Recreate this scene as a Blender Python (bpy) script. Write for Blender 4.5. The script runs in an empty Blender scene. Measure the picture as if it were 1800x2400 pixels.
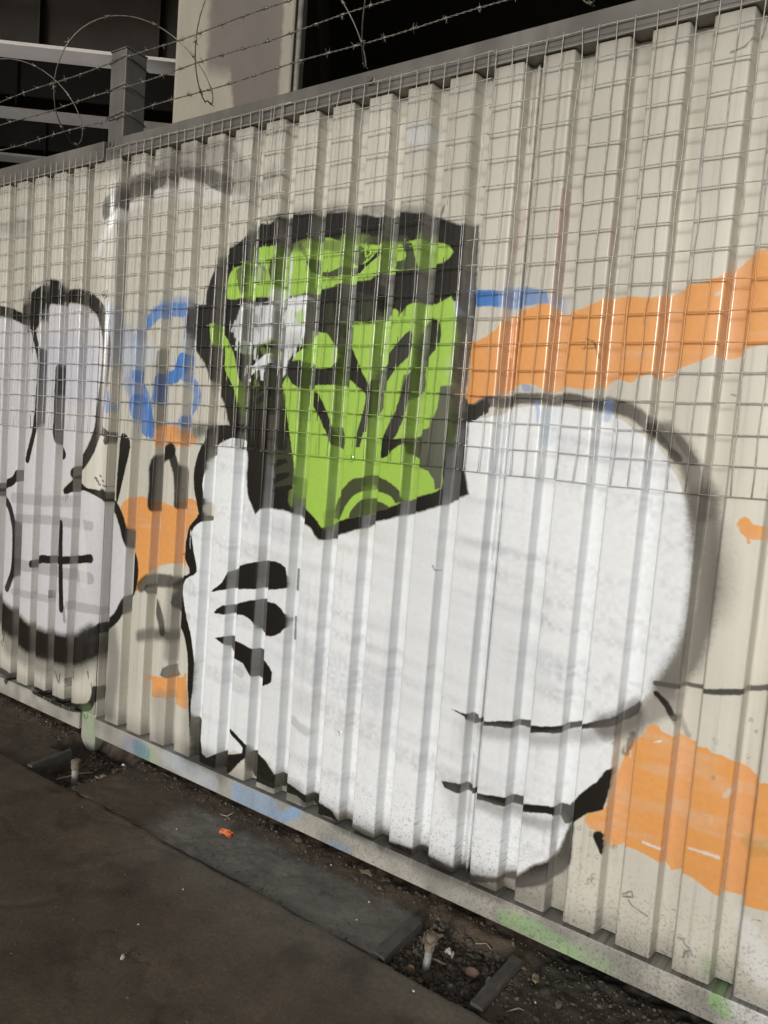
import bpy, bmesh, math, random
import numpy as np
from mathutils import Vector, Matrix

random.seed(7)
rng = np.random.default_rng(7)
scene = bpy.context.scene
COL = scene.collection
R = math.radians

# ------------------------------------------------------------------ camera
cam_data = bpy.data.cameras.new('camera')
cam_data.sensor_fit = 'VERTICAL'
cam_data.sensor_height = 36.0
cam_data.lens = 27.0
cam_data.clip_start = 0.05
cam_data.clip_end = 400.0
cam = bpy.data.objects.new('camera', cam_data)
COL.objects.link(cam)
cam.matrix_world = Matrix(((0.81497, -0.11304, 0.56837, 0.0),
                           (0.57429, 0.02631, -0.81823, -2.0),
                           (0.07754, 0.99324, 0.08636, 1.38),
                           (0, 0, 0, 1)))
scene.camera = cam

# ------------------------------------------------------------------ sky, sun, exposure
SUN_EL, SUN_AZ = 10.0, 11.0        # height of the light, and how far right of the fence's normal it stands
world = bpy.data.worlds.new('World')
scene.world = world
world.use_nodes = True
wn = world.node_tree.nodes
sky = wn.new('ShaderNodeTexSky')
sky.sky_type = 'NISHITA'
sky.sun_disc = False
sky.sun_elevation = R(SUN_EL)
sky.sun_rotation = R(180.0 - SUN_AZ)
sky.air_density = 1.0
sky.dust_density = 1.5
sky.ozone_density = 0.6
bg = wn['Background']
bg.inputs['Strength'].default_value = 0.115
hs = wn.new('ShaderNodeHueSaturation')            # town glow: a nearly grey, faintly warm night haze instead of a blue sky
hs.inputs['Saturation'].default_value = 0.22
tint = wn.new('ShaderNodeMix'); tint.data_type = 'RGBA'; tint.blend_type = 'MULTIPLY'; tint.inputs[0].default_value = 1.0
tint.inputs[7].default_value = (1.0, 0.965, 0.90, 1)
world.node_tree.links.new(sky.outputs[0], hs.inputs['Color'])
world.node_tree.links.new(hs.outputs[0], tint.inputs[6])
world.node_tree.links.new(tint.outputs[2], bg.inputs['Color'])

sun_dir = Vector((math.sin(R(SUN_AZ)) * math.cos(R(SUN_EL)), -math.cos(R(SUN_AZ)) * math.cos(R(SUN_EL)), math.sin(R(SUN_EL))))
sl = bpy.data.lights.new('sun', 'SUN')
sl.energy = 1.9
sl.angle = R(10.0)
sl.color = (1.0, 0.99, 0.975)
sun = bpy.data.objects.new('sun', sl)
sun.rotation_euler = sun_dir.to_track_quat('Z', 'Y').to_euler()
COL.objects.link(sun)

scene.view_settings.view_transform = 'Standard'
scene.view_settings.look = 'None'
scene.view_settings.exposure = -0.17
scene.view_settings.gamma = 1.0
scene.view_settings.use_curve_mapping = False

# ------------------------------------------------------------------ helpers
def tag(o, label=None, cat=None, group=None, kind=None):
    if label: o['label'] = label
    if cat: o['category'] = cat
    if group: o['group'] = group
    if kind: o['kind'] = kind
    return o

def empty(name, loc, label=None, cat=None, group=None):
    o = bpy.data.objects.new(name, None)
    o.location = loc
    o.empty_display_size = 0.1
    COL.objects.link(o)
    return tag(o, label, cat, group)

def link(name, me, mat, parent=None, smooth=False, loc=None):
    o = bpy.data.objects.new(name, me)
    COL.objects.link(o)
    if mat is not None and not me.materials: me.materials.append(mat)
    if smooth:
        me.polygons.foreach_set('use_smooth', np.ones(len(me.polygons), dtype=bool))
    if loc is not None: o.location = loc
    if parent is not None:
        o.parent = parent
        o.matrix_parent_inverse = Matrix.Translation(-Vector(parent.location))
    return o

class MB:
    """collects shapes in world coordinates and links them as one mesh object"""
    def __init__(s): s.v, s.f = [], []
    def add(s, vs, fs):
        n = len(s.v); s.v += [tuple(p) for p in vs]; s.f += [tuple(i + n for i in f) for f in fs]
    def box(s, x0, x1, y0, y1, z0, z1):
        s.add([(x0,y0,z0),(x1,y0,z0),(x1,y1,z0),(x0,y1,z0),(x0,y0,z1),(x1,y0,z1),(x1,y1,z1),(x0,y1,z1)],
              [(0,3,2,1),(4,5,6,7),(0,1,5,4),(1,2,6,5),(2,3,7,6),(3,0,4,7)])
    def tube(s, pts, r, n=5, caps=True):
        pts = [Vector(p) for p in pts]; m = len(pts); rs = r if hasattr(r, '__len__') else [r] * m
        vs = []; t0 = (pts[1] - pts[0]).normalized()
        up = Vector((0,0,1)) if abs(t0.z) < .9 else Vector((0,1,0))
        u = t0.cross(up).normalized()
        for i, p in enumerate(pts):
            t = (pts[min(i+1, m-1)] - pts[max(i-1, 0)]).normalized()
            u = (u - t * u.dot(t)).normalized(); w = t.cross(u)
            for k in range(n):
                a = 2 * math.pi * k / n
                vs.append(p + (u * math.cos(a) + w * math.sin(a)) * rs[i])
        fs = [(i*n+k, i*n+(k+1) % n, (i+1)*n+(k+1) % n, (i+1)*n+k) for i in range(m-1) for k in range(n)]
        if caps: fs += [tuple(range(n-1, -1, -1)), tuple((m-1)*n + k for k in range(n))]
        s.add(vs, fs)
    def build(s, name, mat, parent=None, smooth=False, uv=False, bevel=0):
        me = bpy.data.meshes.new(name); me.from_pydata(s.v, [], s.f); me.update()
        if bevel:
            bm = bmesh.new(); bm.from_mesh(me)
            bmesh.ops.bevel(bm, geom=[e for e in bm.edges if len(e.link_faces) == 2 and e.calc_face_angle(0) > .6], offset=bevel, segments=2, profile=.5, affect='EDGES')
            bm.to_mesh(me); bm.free()
        if uv: wall_uv(me)
        return link(name, me, mat, parent, smooth)

def chunk(size, seed, rough=.25):
    """an irregular lump: a jittered icosphere scaled to size"""
    r = random.Random(seed); bm = bmesh.new()
    bmesh.ops.create_icosphere(bm, subdivisions=2, radius=.5)
    cuts = [(Vector((r.uniform(-1,1), r.uniform(-1,1), r.uniform(-1,1))).normalized(), r.uniform(.26,.42)) for _ in range(9)]
    for v in bm.verts:
        for n, d in cuts:
            k = v.co.dot(n)
            if k > d: v.co -= n * (k - d)
        v.co *= 1 + r.uniform(-rough, rough) * .2
        v.co = Vector((v.co.x * size[0], v.co.y * size[1], v.co.z * size[2]))
    me = bpy.data.meshes.new('lump'); bm.to_mesh(me); bm.free()
    return me

def vnoise(h, w, sy, sx, seed):
    """smooth value noise, one cell per sy x sx pixels"""
    g = np.random.default_rng(seed).random((int(h / sy) + 3, int(w / sx) + 3)).astype(np.float32)
    y = np.arange(h, dtype=np.float32) / sy; x = np.arange(w, dtype=np.float32) / sx
    yi = y.astype(int); xi = x.astype(int); fy = y - yi; fx = x - xi
    fy = fy * fy * (3 - 2 * fy); fx = fx * fx * (3 - 2 * fx)
    a = g[yi] * (1 - fy)[:, None] + g[yi + 1] * fy[:, None]
    return a[:, xi] * (1 - fx) + a[:, xi + 1] * fx

# ------------------------------------------------------------------ the sprayed paint on the fence, as one picture generated here
TX0, TX1, TZ0, TZ1, TS = -4.7, 0.5, -0.12, 2.95, 0.0016   # metres on the fence, metres per texel
TW, TH = int((TX1 - TX0) / TS), int((TZ1 - TZ0) / TS)

# ribs of the sheets: left and right edge of every crest
C0 = sorted([(-3.02 - .1517 * k, -2.928 - .1517 * k) for k in range(1, 11)]) + [(-3.02, -2.842)]
C1 = sorted([(-2.02 - .151 * k, -1.929 - .151 * k) for k in range(0, 6)])
C2 = [(-1.867 + .1485 * k, -1.777 + .1485 * k) for k in range(6)]
C3 = [(-.977 + .1473 * k, -.886 + .1473 * k) for k in range(7)]
C4 = [(.075 + .1475 * k, .166 + .1475 * k) for k in range(3)]
GRAFFITI = [
('P','dgrey',0.72,9,1,(-2943,2313,-2848,2349,-2775,2367,-2683,2390,-2533,2376,-2532,2307,-2615,2315,-2685,2295,-2769,2297,-2842,2276,-2937,2236)),
('S','dgrey',0.62,34.0,9,(-2906,2275,-2840,2341,-2682,2356,-2529,2384,-2377,2349,-2226,2294)),
('S','grey',0.62,53.0,14,(-2548,2420,-2382,2399,-2229,2389,-2129,2288)),
('S','grey',0.4,37.3,14,(-1970,2283,-2076,2235)),
('P','pale',0.45,10,1,(-2768,2278,-2568,2317,-2432,2318,-2231,2286,-2232,2226,-2529,2263,-2682,2258,-2841,2224,-2888,2235)),
('S','white',0.6,17.5,12,(-2767,2269,-2886,2216,-2973,2090)),
('P','grey',0.4,14,1,(-3764,2291,-3690,2289,-3683,2320,-3536,2288,-3535,2233,-3623,2221,-3687,2236,-3762,2257)),
('S','grey',0.3,44.3,22,(-3213,2603,-3000,2456,-2724,2481)),
('S','pale',0.35,121.8,30,(-3686,1679,-3580,1372,-3606,1148)),
('S','paleblue',0.3,28.6,15,(-1396,2331,-1344,2316)),
('S','red',0.5,6.9,3,(-884,2101,-886,2020,-885,1930,-884,1869,-885,1807)),
('S','red',0.28,7.1,5,(-1021,2083,-1022,2018,-1031,1957)),
('S','red',0.28,6.6,5,(-736,2008,-738,1959,-738,1919)),
('P','dgrey',0.82,6,1,(-2946,2274,-2909,2313,-2773,2352,-2682,2365,-2529,2383,-2377,2368,-2228,2322,-2158,2271,-2230,2257,-2377,2323,-2530,2343,-2568,2319,-2768,2285,-2859,2265,-2935,2226)),
('S','blue',0.5,21.5,10,(-2394,1867,-2530,1865)),
('S','blue',0.85,26.8,7,(-2405,1837,-2543,1837,-2611,1794)),
('S','blue',0.55,22.4,9,(-2611,1794,-2681,1734,-2681,1668,-2680,1585)),
('S','blue',0.85,22.3,5,(-2680,1585,-2610,1507,-2583,1434,-2554,1351)),
('P','blue',0.9,4,1,(-2712,1467,-2682,1507,-2587,1489,-2552,1416,-2539,1343,-2597,1340,-2683,1402)),
('S','blue',0.95,26.8,3,(-2396,1647,-2425,1584,-2530,1568,-2533,1533,-2534,1496)),
('S','blue',0.8,19.5,4,(-2399,1593,-2315,1550,-2297,1489,-2378,1409)),
('S','blue',0.3,35.0,16,(-2742,1760,-2741,1646,-2718,1542)),
('S','blue',0.35,53.3,18,(-2872,1829,-2850,1742,-2853,1675)),
('S','blue',0.7,21.6,6,(-2871,1500,-2859,1442)),
('S','blue',0.3,20.9,10,(-2735,1561,-2692,1505)),
('P','blue',0.95,3,0,(-1157,1852,-1052,1843,-1051,1797,-1152,1802)),
('P','blue',0.75,6,1,(-1051,1837,-1028,1858,-906,1832,-894,1802,-909,1798,-1021,1798,-1051,1797)),
('S','blue',0.45,13.8,10,(-875,1813,-873,1762)),
('S','blue',0.4,22.5,6,(-2680,1585,-2682,1545,-2684,1487)),
('S','blue',0.55,18.8,5,(-2532,1520,-2570,1462,-2581,1415)),
('S','blue',0.45,18.2,6,(-2378,1409,-2383,1388,-2465,1388)),
('S','paleblue',0.45,52.2,16,(-2602,1674,-2720,1665)),
('S','blue',0.35,19.5,8,(-2407,1854,-2382,1780,-2382,1665)),
('S','dgrey',0.75,21.8,8,(-2530,1669,-2530,1549,-2530,1392)),
('P','orange',1,3,1,(-1153,1522,-1154,1578,-1152,1640,-1159,1688,-1109,1701,-1052,1733,-1019,1773,-956,1788,-903,1802,-857,1773,-795,1784,-746,1805,-707,1817,-643,1804,-591,1805,-553,1825,-484,1838,-444,1855,-404,1898,-367,1904,-296,1942,-206,1966,-177,1709,-273,1700,-333,1683,-382,1674,-397,1660,-439,1652,-454,1659,-479,1645,-516,1631,-532,1624,-553,1612,-590,1601,-599,1612,-625,1605,-644,1587,-703,1603,-726,1578,-766,1568,-825,1573,-884,1560,-914,1577,-956,1577,-1012,1560,-1034,1546,-1098,1519)),
('P','orange',1,3,1,(-2544,1350,-2530,1387,-2409,1391,-2380,1376,-2286,1357,-2291,1332,-2430,1308,-2536,1308)),
('P','orange',1,3,1,(-2732,1032,-2685,1080,-2585,1095,-2533,1077,-2468,1087,-2404,1077,-2378,1098,-2292,1116,-2248,1085,-2266,1042,-2315,982,-2315,900,-2310,850,-2393,847,-2528,803,-2533,782,-2584,707,-2609,697,-2610,838,-2682,943,-2714,999)),
('P','orange',1,3,1,(-2528,354,-2383,388,-2377,394,-2288,414,-2272,438,-2263,375,-2248,295,-2313,295,-2382,301,-2469,290)),
('P','orange',1,2,1,(-356,1254,-351,1270,-340,1276,-329,1272,-321,1261,-302,1257,-292,1254,-290,1225,-301,1225,-319,1224,-330,1226,-345,1235)),
('S','orange',1,2.6,1,(-327,1225,-325,1216)),
('P','cream',0.9,8,1,(-2533,782,-2462,827,-2381,848,-2309,828,-2310,681,-2530,713,-2584,707)),
('P','lav',1,6,1,(-3865,1849,-3684,1855,-3536,1819,-3448,1773,-3403,1678,-3384,1551,-3384,1402,-3429,1216,-3472,1115,-3559,1057,-3687,1017,-3837,1002)),
('P','lav',1,6,1,(-3400,1772,-3380,1871,-3230,1898,-3079,1873,-2944,1812,-2910,1695,-2912,1539,-2929,1400,-2964,1309,-3077,1180,-3139,1091,-3439,1074,-3462,1116,-3397,1315,-3384,1551,-3403,1678)),
('P','lav',1,4,1,(-3687,1006,-3559,1057,-3460,1094,-3137,1070,-2930,1080,-2837,1029,-2693,933,-2680,834,-2618,749,-2683,629,-2773,523,-2883,449,-3076,388,-3230,384,-3381,419,-3532,446,-3684,478,-3835,498,-3837,890)),
('P','lavblue',0.35,16,1,(-3383,1721,-3152,1768,-2942,1676,-2927,1479,-3129,1453,-3381,1532)),
('S','lavgrey',0.55,21.7,6,(-3535,891,-3274,917,-2936,930)),
('S','lavgrey',0.6,25.9,6,(-3534,671,-3296,687,-2919,700)),
('S','lavgrey',0.5,17.8,6,(-3534,534,-3232,555)),
('S','lavgrey',0.55,20.5,6,(-3075,553,-2851,574)),
('S','lavgrey',0.5,25.5,8,(-3555,991,-3280,1003,-3076,1024)),
('S','pale',0.7,28.3,6,(-3012,923,-2968,681)),
('S','black',1,48.2,12,(-3319,1957,-3383,1898,-3433,1836)),
('P','black',1,8,1,(-3534,1842,-3532,1919,-3423,1972,-3313,2003,-3235,1983,-3233,1902,-3381,1881,-3420,1783,-3459,1795)),
('S','black',0.95,23.9,6,(-3839,1889,-3685,1874,-3571,1849,-3470,1811)),
('S','black',0.98,30.8,8,(-3252,1918,-3111,1922,-3008,1897,-2939,1856,-2899,1801)),
('S','black',0.97,26.3,6,(-2920,1821,-2889,1753,-2879,1666,-2891,1539,-2906,1421,-2914,1351,-2968,1248,-3076,1149)),
('S','black',1,16.6,3,(-3449,1795,-3415,1720,-3386,1656,-3384,1551,-3387,1444,-3398,1337,-3447,1182)),
('S','black',0.97,21.0,3,(-3231,1595,-3230,1492,-3231,1388,-3228,1305,-3163,1224)),
('S','black',0.95,20.9,4,(-3231,1607,-3230,1514)),
('S','black',1,20.5,3,(-3746,1011,-3684,1029,-3560,1074,-3532,1105)),
('S','black',0.95,18.7,5,(-3685,1006,-3593,947,-3546,856,-3535,756,-3542,642,-3587,543)),
('P','black',1,3,1,(-3152,1069,-3087,1117,-3076,1144,-2982,1096,-2881,1090,-2841,1059,-2747,1020,-2845,1049,-2998,1079,-3145,1049)),
('S','black',0.98,21.3,6,(-2864,1077,-2764,1033,-2720,978,-2682,904,-2620,817,-2622,710,-2683,629,-2728,562,-2841,491)),
('S','black',0.97,73.0,20,(-3778,463,-3684,419,-3532,378,-3380,334,-3158,337,-3015,358,-2882,429)),
('S','black',0.95,20.4,6,(-2900,456,-2840,497)),
('S','black',0.55,77.2,30,(-3535,287,-3231,266,-3012,316,-2879,398)),
('S','black',0.95,16.5,4,(-3159,915,-3148,758,-3124,527)),
('S','black',0.5,9.7,6,(-3108,536,-3095,479)),
('S','black',0.95,18.4,4,(-3384,694,-3299,730,-3141,748,-2925,788)),
('S','black',0.95,18.0,4,(-2901,1352,-2843,1326,-2857,1305)),
('P','black',1,4,1,(-2748,1341,-2692,1315,-2696,1258,-2720,1169,-2750,1059,-2764,1038,-2762,1214)),
('S','black',0.9,16.9,5,(-3624,124,-3538,115,-3558,87)),
('S','black',0.92,19.0,5,(-3314,102,-3160,97,-2996,102,-2885,136,-2855,186,-2849,219)),
('S','black',0.55,41.6,22,(-2755,496,-2730,380,-2736,257,-2745,153)),
('S','black',0.75,4.2,2,(-3622,352,-3610,308)),
('S','black',0.75,4.2,2,(-3595,334,-3604,275)),
('S','black',0.75,4.3,2,(-3621,271,-3611,250)),
('S','black',0.75,4.0,2,(-3150,230,-3129,192)),
('S','black',0.75,3.9,2,(-3113,228,-3118,184)),
('S','black',0.75,3.8,2,(-2905,288,-2896,259)),
('S','black',0.75,3.8,2,(-2876,243,-2866,214)),
('S','black',0.75,3.9,2,(-3231,593,-3231,560)),
('S','black',0.75,3.9,2,(-3077,210,-3076,176)),
('S','black',0.75,3.9,2,(-3008,264,-3009,232)),
('S','black',0.8,4.6,2,(-2918,1142,-2905,1138)),
('S','black',0.8,4.6,2,(-2892,1119,-2878,1115)),
('S','black',0.8,4.6,2,(-2868,1136,-2855,1132)),
('S','black',0.8,4.6,2,(-2886,1155,-2873,1151)),
('S','black',0.8,4.5,2,(-2859,1115,-2845,1112)),
('S','black',0.8,4.6,2,(-2904,1131,-2891,1127)),
('S','black',0.95,29.1,9,(-2436,1294,-2529,1233,-2530,1157,-2531,1068)),
('S','black',0.92,23.3,8,(-2435,1285,-2395,1215,-2379,1144,-2378,1089)),
('S','black',0.85,26.1,9,(-2571,728,-2532,757,-2394,777)),
('S','black',0.85,19.0,8,(-2530,723,-2471,669,-2437,609,-2426,564)),
('S','black',0.7,24.3,14,(-2562,521,-2454,549,-2381,558)),
('S','black',0.5,30.6,18,(-2385,760,-2380,655,-2379,570,-2375,482)),
('P','black',0.75,4,1,(-2426,387,-2414,419,-2381,437,-2317,437,-2302,417,-2380,385)),
('S','grey',0.45,60.4,16,(-2403,273,-2378,146)),
('S','grey',0.5,42.2,24,(-2231,345,-2230,156)),
('P','white',1,2.5,1,(-2012,1319,-2079,1361,-2096,1363,-2148,1339,-2226,1287,-2231,1234,-2242,1178,-2232,1116,-2169,1057,-2231,1037,-2274,1008,-2294,965,-2290,922,-2293,994,-2274,924,-2249,839,-2306,801,-2375,738,-2295,665,-2258,580,-2232,485,-2231,382,-2228,265,-2169,196,-2163,190,-2159,146,-2143,130,-2118,138,-2081,161,-2015,189,-1984,208,-1951,203,-1942,219,-1933,242,-1925,211,-1863,229,-1826,215,-1780,178,-1717,167,-1629,150,-1567,145,-1420,126,-1331,118,-1271,121,-1123,131,-1000,122,-849,169,-780,232,-737,264,-720,309,-699,382,-680,449,-635,496,-611,538,-593,578,-594,585,-592,617,-590,687,-567,722,-534,769,-512,802,-496,831,-489,849,-458,934,-447,984,-448,1102,-452,1189,-472,1273,-480,1299,-509,1360,-562,1416,-600,1454,-677,1498,-747,1513,-852,1522,-915,1520,-1007,1507,-1035,1489,-1116,1464,-1179,1422,-1191,1336,-1225,1263,-1475,1239,-1774,1292)),
('T',),
('P','black',1,3,1,(-2262,1318,-2279,1282,-2291,1217,-2286,1150,-2267,1105,-2252,1063,-2265,1045,-2298,1013,-2313,975,-2320,934,-2376,884,-2318,936,-2320,881,-2288,827,-2379,786,-2381,740,-2379,664,-2303,589,-2271,504,-2259,395,-2244,287,-2232,197,-2229,167,-2230,134,-2230,101,-2167,98,-2115,98,-2055,100,-2008,107,-1968,152,-1931,191,-1929,163,-1914,115,-1859,124,-1818,125,-1777,123,-1718,132,-1670,133,-1629,123,-1600,100,-1510,110,-1459,100,-1381,109,-1474,107,-1503,135,-1567,145,-1629,150,-1717,167,-1780,178,-1826,215,-1863,229,-1925,211,-1928,241,-1967,259,-2015,279,-2013,264,-1965,240,-1942,227,-1943,205,-1982,191,-2081,161,-2129,133,-2156,143,-2166,189,-2227,204,-2165,198,-2228,265,-2231,381,-2231,485,-2257,580,-2294,665,-2321,752,-2306,799,-2248,838,-2272,924,-2293,994,-2290,922,-2294,965,-2274,1008,-2231,1036,-2169,1056,-2230,1057,-2232,1116,-2242,1178,-2232,1234,-2226,1287,-2154,1339,-2096,1363,-2079,1362,-2002,1320,-2010,1416,-2116,1407,-2230,1399,-2236,1355)),
('S','grey',0.55,32.8,22,(-2275,1372,-2377,1381)),
('S','black',0.6,21.2,14,(-2231,1390,-2293,1378)),
('S','black',0.45,49.7,24,(-2217,99,-2110,116,-2057,100)),
('S','black',0.5,38.6,22,(-1822,167,-1775,144,-1671,140)),
('S','black',0.75,21.7,16,(-1628,124,-1530,123,-1453,100,-1354,107,-1296,100)),
('S','dgrey',0.93,15.9,6,(-1111,1496,-1066,1524,-1030,1528,-956,1539,-894,1541,-819,1543,-757,1534,-736,1531)),
('S','black',0.85,15.0,5,(-1176,1475,-1110,1493,-1065,1515)),
('P','black',0.95,3,1,(-1153,1522,-1096,1517,-1061,1539,-1050,1495,-1079,1482,-1115,1463)),
('S','dgrey',0.92,18.5,8,(-721,1536,-642,1517,-598,1489,-566,1458)),
('S','dgrey',0.9,27.5,12,(-562,1470,-499,1419,-465,1358,-440,1276)),
('S','dgrey',0.9,32.8,18,(-444,1311,-429,1218,-417,1132,-416,1043,-426,957,-443,889,-480,821)),
('S','dgrey',0.4,31.3,30,(-405,1222,-381,1136,-382,1044)),
('S','black',0.85,10.8,4,(-590,1479,-565,1446,-508,1401)),
('S','dgrey2',0.8,9.5,4,(-514,1453,-469,1398)),
('P','grey',0.75,12,1,(-534,764,-502,813,-452,820,-443,804,-445,755,-478,735,-517,705,-532,673,-588,639,-594,639,-591,694,-586,711)),
('P','blue',0.55,3,1,(-957,1580,-935,1581,-915,1566,-927,1560,-949,1557)),
('S','blue',0.5,5.9,5,(-905,1529,-896,1501,-895,1478)),
('S','paleblue',0.6,15.2,9,(-876,1506,-876,1462,-877,1425)),
('S','blue',0.5,11.2,7,(-715,1537,-717,1499)),
('S','paleblue',0.4,14.9,10,(-1041,1377,-1041,1347)),
('P','black',1,3,1,(-1086,603,-1031,599,-1006,588,-888,618,-824,624,-738,647,-679,669,-595,714,-533,769,-548,724,-592,689,-678,657,-738,628,-829,603,-893,598,-1005,576,-1029,561,-1041,592)),
('S','grey',0.55,20.2,16,(-1004,562,-892,581,-820,585,-739,608,-675,633,-592,683)),
('S','dgrey',0.75,33.9,14,(-616,679,-582,696,-555,729)),
('S','grey',0.3,25.7,22,(-1033,566,-1031,504)),
('P','black',1,3,1,(-1101,374,-1034,384,-1008,370,-887,391,-829,394,-746,413,-710,415,-672,471,-625,525,-604,564,-590,571,-596,490,-602,455,-641,432,-671,398,-718,358,-744,389,-826,369,-899,363,-975,358,-1038,353,-1087,355)),
('S','grey',0.6,18.5,14,(-974,348,-897,346,-825,350,-732,363)),
('S','grey',0.3,32.5,20,(-1062,354,-1033,300)),
('P','black',0.95,8,1,(-682,408,-714,318,-736,261,-780,230,-849,165,-1000,120,-1123,128,-1271,116,-1288,100,-1120,96,-987,99,-891,129,-804,150,-739,190,-716,208,-677,270)),
('P','grey',0.5,22,1,(-1114,121,-829,175,-700,255,-677,203,-737,123,-829,112,-980,92)),
('S','black',0.55,23.4,16,(-1287,97,-1120,99,-987,99,-879,100)),
('P','black',1,3,1,(-2157,776,-2101,826,-2066,876,-1930,926,-1839,940,-1788,925,-1777,888,-1779,855,-1932,825,-2077,798)),
('P','black',1,3,1,(-2138,700,-2093,735,-2066,737,-1974,771,-1926,785,-1820,789,-1778,760,-1777,714,-1816,677,-1915,662,-1932,700,-1981,718,-2077,704)),
('P','black',1,3,1,(-2126,603,-2080,616,-2009,615,-1926,602,-1864,578,-1822,541,-1823,507,-1861,484,-1928,498,-1966,537,-2069,559,-2080,589)),
('S','black',0.85,5.2,2,(-1766,919,-1764,848)),
('S','black',0.85,5.2,2,(-1764,748,-1761,673)),
('S','grey',0.35,15.9,7,(-2012,509,-1975,500)),
('S','grey',0.35,16.5,9,(-1708,397,-1678,380,-1644,375)),
('S','dgrey2',0.92,7.4,3,(-504,826,-447,831,-386,834,-298,855,-225,876)),
('S','black',0.95,8.2,3,(-500,801,-475,780,-449,747)),
('S','grey',0.7,8.6,7,(-449,747,-421,701)),
('P','orange',1,3,1,(-549,650,-522,680,-510,710,-495,719,-483,715,-478,707,-454,703,-444,700,-430,700,-406,689,-379,694,-364,696,-351,688,-330,689,-299,680,-289,666,-269,659,-249,642,-220,651,-147,640,-35,445,-122,341,-187,345,-236,337,-300,337,-339,348,-380,362,-423,338,-449,367,-486,376,-528,378,-583,344,-599,392,-634,391,-652,408,-641,429,-602,452,-591,491,-587,540,-581,567,-565,624,-547,658)),
('S','black',0.75,7.9,8,(-557,662,-573,609)),
('S','dgreen',0.25,20.5,8,(-249,478,-203,496)),
('S','pale',0.9,3.3,2,(-490,405,-447,402)),
('S','pale',0.9,3.7,3,(-380,431,-310,433)),
('P','pale',1,1.5,1,(-491,673,-478,683,-468,684,-477,677)),
('S','cream',0.8,6.3,6,(-312,589,-300,606)),
('P','cream',0.9,4,1,(-468,1805,-452,1814,-450,1802,-460,1798)),
('P','black',0.95,4,1,(-621,385,-602,395,-594,389,-591,354,-593,337,-595,331,-607,346,-622,370)),
('P','black',1,7,1,(-2385,1842,-2379,1866,-2310,1851,-2278,1852,-2278,1899,-2258,1947,-2231,1996,-2223,2042,-2155,2052,-2109,2070,-2080,2089,-2066,2131,-1966,2118,-1925,2144,-1796,2135,-1710,2129,-1649,2125,-1606,2121,-1492,2091,-1461,2106,-1353,2089,-1326,2088,-1248,2060,-1200,2039,-1180,2044,-1162,2049,-1158,2010,-1155,1929,-1151,1854,-1124,1728,-1152,1694,-1153,1633,-1156,1587,-1157,1540,-1123,1507,-1115,1463,-1114,1362,-1111,1317,-1101,1284,-1092,1254,-1160,1228,-1183,1211,-1272,1179,-1332,1162,-1456,1116,-1485,1100,-1568,1069,-1568,1062,-1627,1043,-1651,1042,-1670,1056,-1691,1081,-1758,1100,-1777,1117,-1823,1126,-1910,1120,-1929,1118,-1956,1094,-1971,1121,-1995,1156,-2010,1222,-2013,1316,-2074,1386,-2113,1409,-2156,1496,-2229,1565,-2256,1617,-2312,1674,-2380,1733,-2386,1785)),
('S','black',0.5,21.3,18,(-1941,2122,-1796,2138,-1649,2130)),
('S','black',0.5,15.7,14,(-1606,2121,-1461,2110,-1326,2091)),
('P','green',1,3.9,1,(-2163,1870,-2168,1920,-2162,1951,-2133,1981,-2101,1984,-2078,1997,-2018,1991,-2019,2037,-1969,2040,-1932,2041,-1842,2023,-1788,2048,-1703,2046,-1640,2027,-1640,2040,-1606,2029,-1488,2006,-1475,2030,-1413,2009,-1371,2010,-1338,2012,-1328,2009,-1255,1992,-1229,1983,-1213,1964,-1223,1949,-1250,1934,-1317,1936,-1331,1922,-1401,1919,-1475,1921,-1518,1900,-1625,1900,-1665,1886,-1644,1888,-1718,1879,-1778,1871,-1841,1864,-1928,1864,-2078,1868)),
('S','dgreen',0.9,17.5,9,(-1837,2026,-1787,2036,-1709,2023,-1639,2017,-1624,2042,-1538,2025)),
('S','olive',0.8,13.2,8,(-1538,2025,-1475,2024,-1391,2012)),
('P','olive',1,3,1,(-1932,2041,-1850,2041,-1855,2014,-1919,2010,-1931,2006)),
('P','olive',1,4,1,(-1961,1959,-1955,1992,-1931,2009,-1926,1998,-1925,1957,-1929,1915,-1948,1920)),
('S','black',0.9,6.7,2,(-1945,1993,-1954,1958,-1943,1922)),
('P','olive',0.9,4,1,(-2126,1969,-2081,1988,-2018,1989,-2078,1950,-2080,1916,-2078,1891,-2092,1879,-2111,1917)),
('P','dgreen',0.8,4,1,(-2078,1950,-2019,1984,-1978,1974,-1973,1924,-2013,1919)),
('P','black',1,3,1,(-1786,1975,-1766,1992,-1761,1939,-1775,1943,-1778,1957)),
('P','olive',1,3,1,(-1759,1938,-1684,1934,-1637,1949,-1636,1949,-1570,1964,-1548,1993,-1533,1970,-1568,1940,-1623,1929,-1668,1913)),
('P','black',1,2,1,(-1612,1938,-1532,1957,-1489,1992,-1487,1973,-1535,1942,-1558,1923)),
('P','olive',0.9,3,1,(-1608,2027,-1548,2001,-1544,1977,-1569,1959,-1623,1966)),
('P','dgreen',0.9,4,1,(-1479,2008,-1457,2018,-1455,1955,-1471,1937,-1477,1926)),
('P','olive',1,3,1,(-1403,2005,-1367,2005,-1346,1944,-1331,1925,-1405,1923,-1458,1946,-1389,1953,-1384,1968)),
('S','dgreen',0.6,25.5,10,(-1326,2008,-1321,1977,-1314,1943)),
('S','dgreen',0.55,25.0,10,(-1927,1990,-1926,1933,-1927,1875)),
('P','dolive',1,3,1,(-1530,1845,-1513,1841,-1503,1803,-1514,1765,-1531,1772)),
('P','dolive',0.9,5,1,(-1475,1852,-1411,1822,-1456,1800,-1475,1787)),
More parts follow.
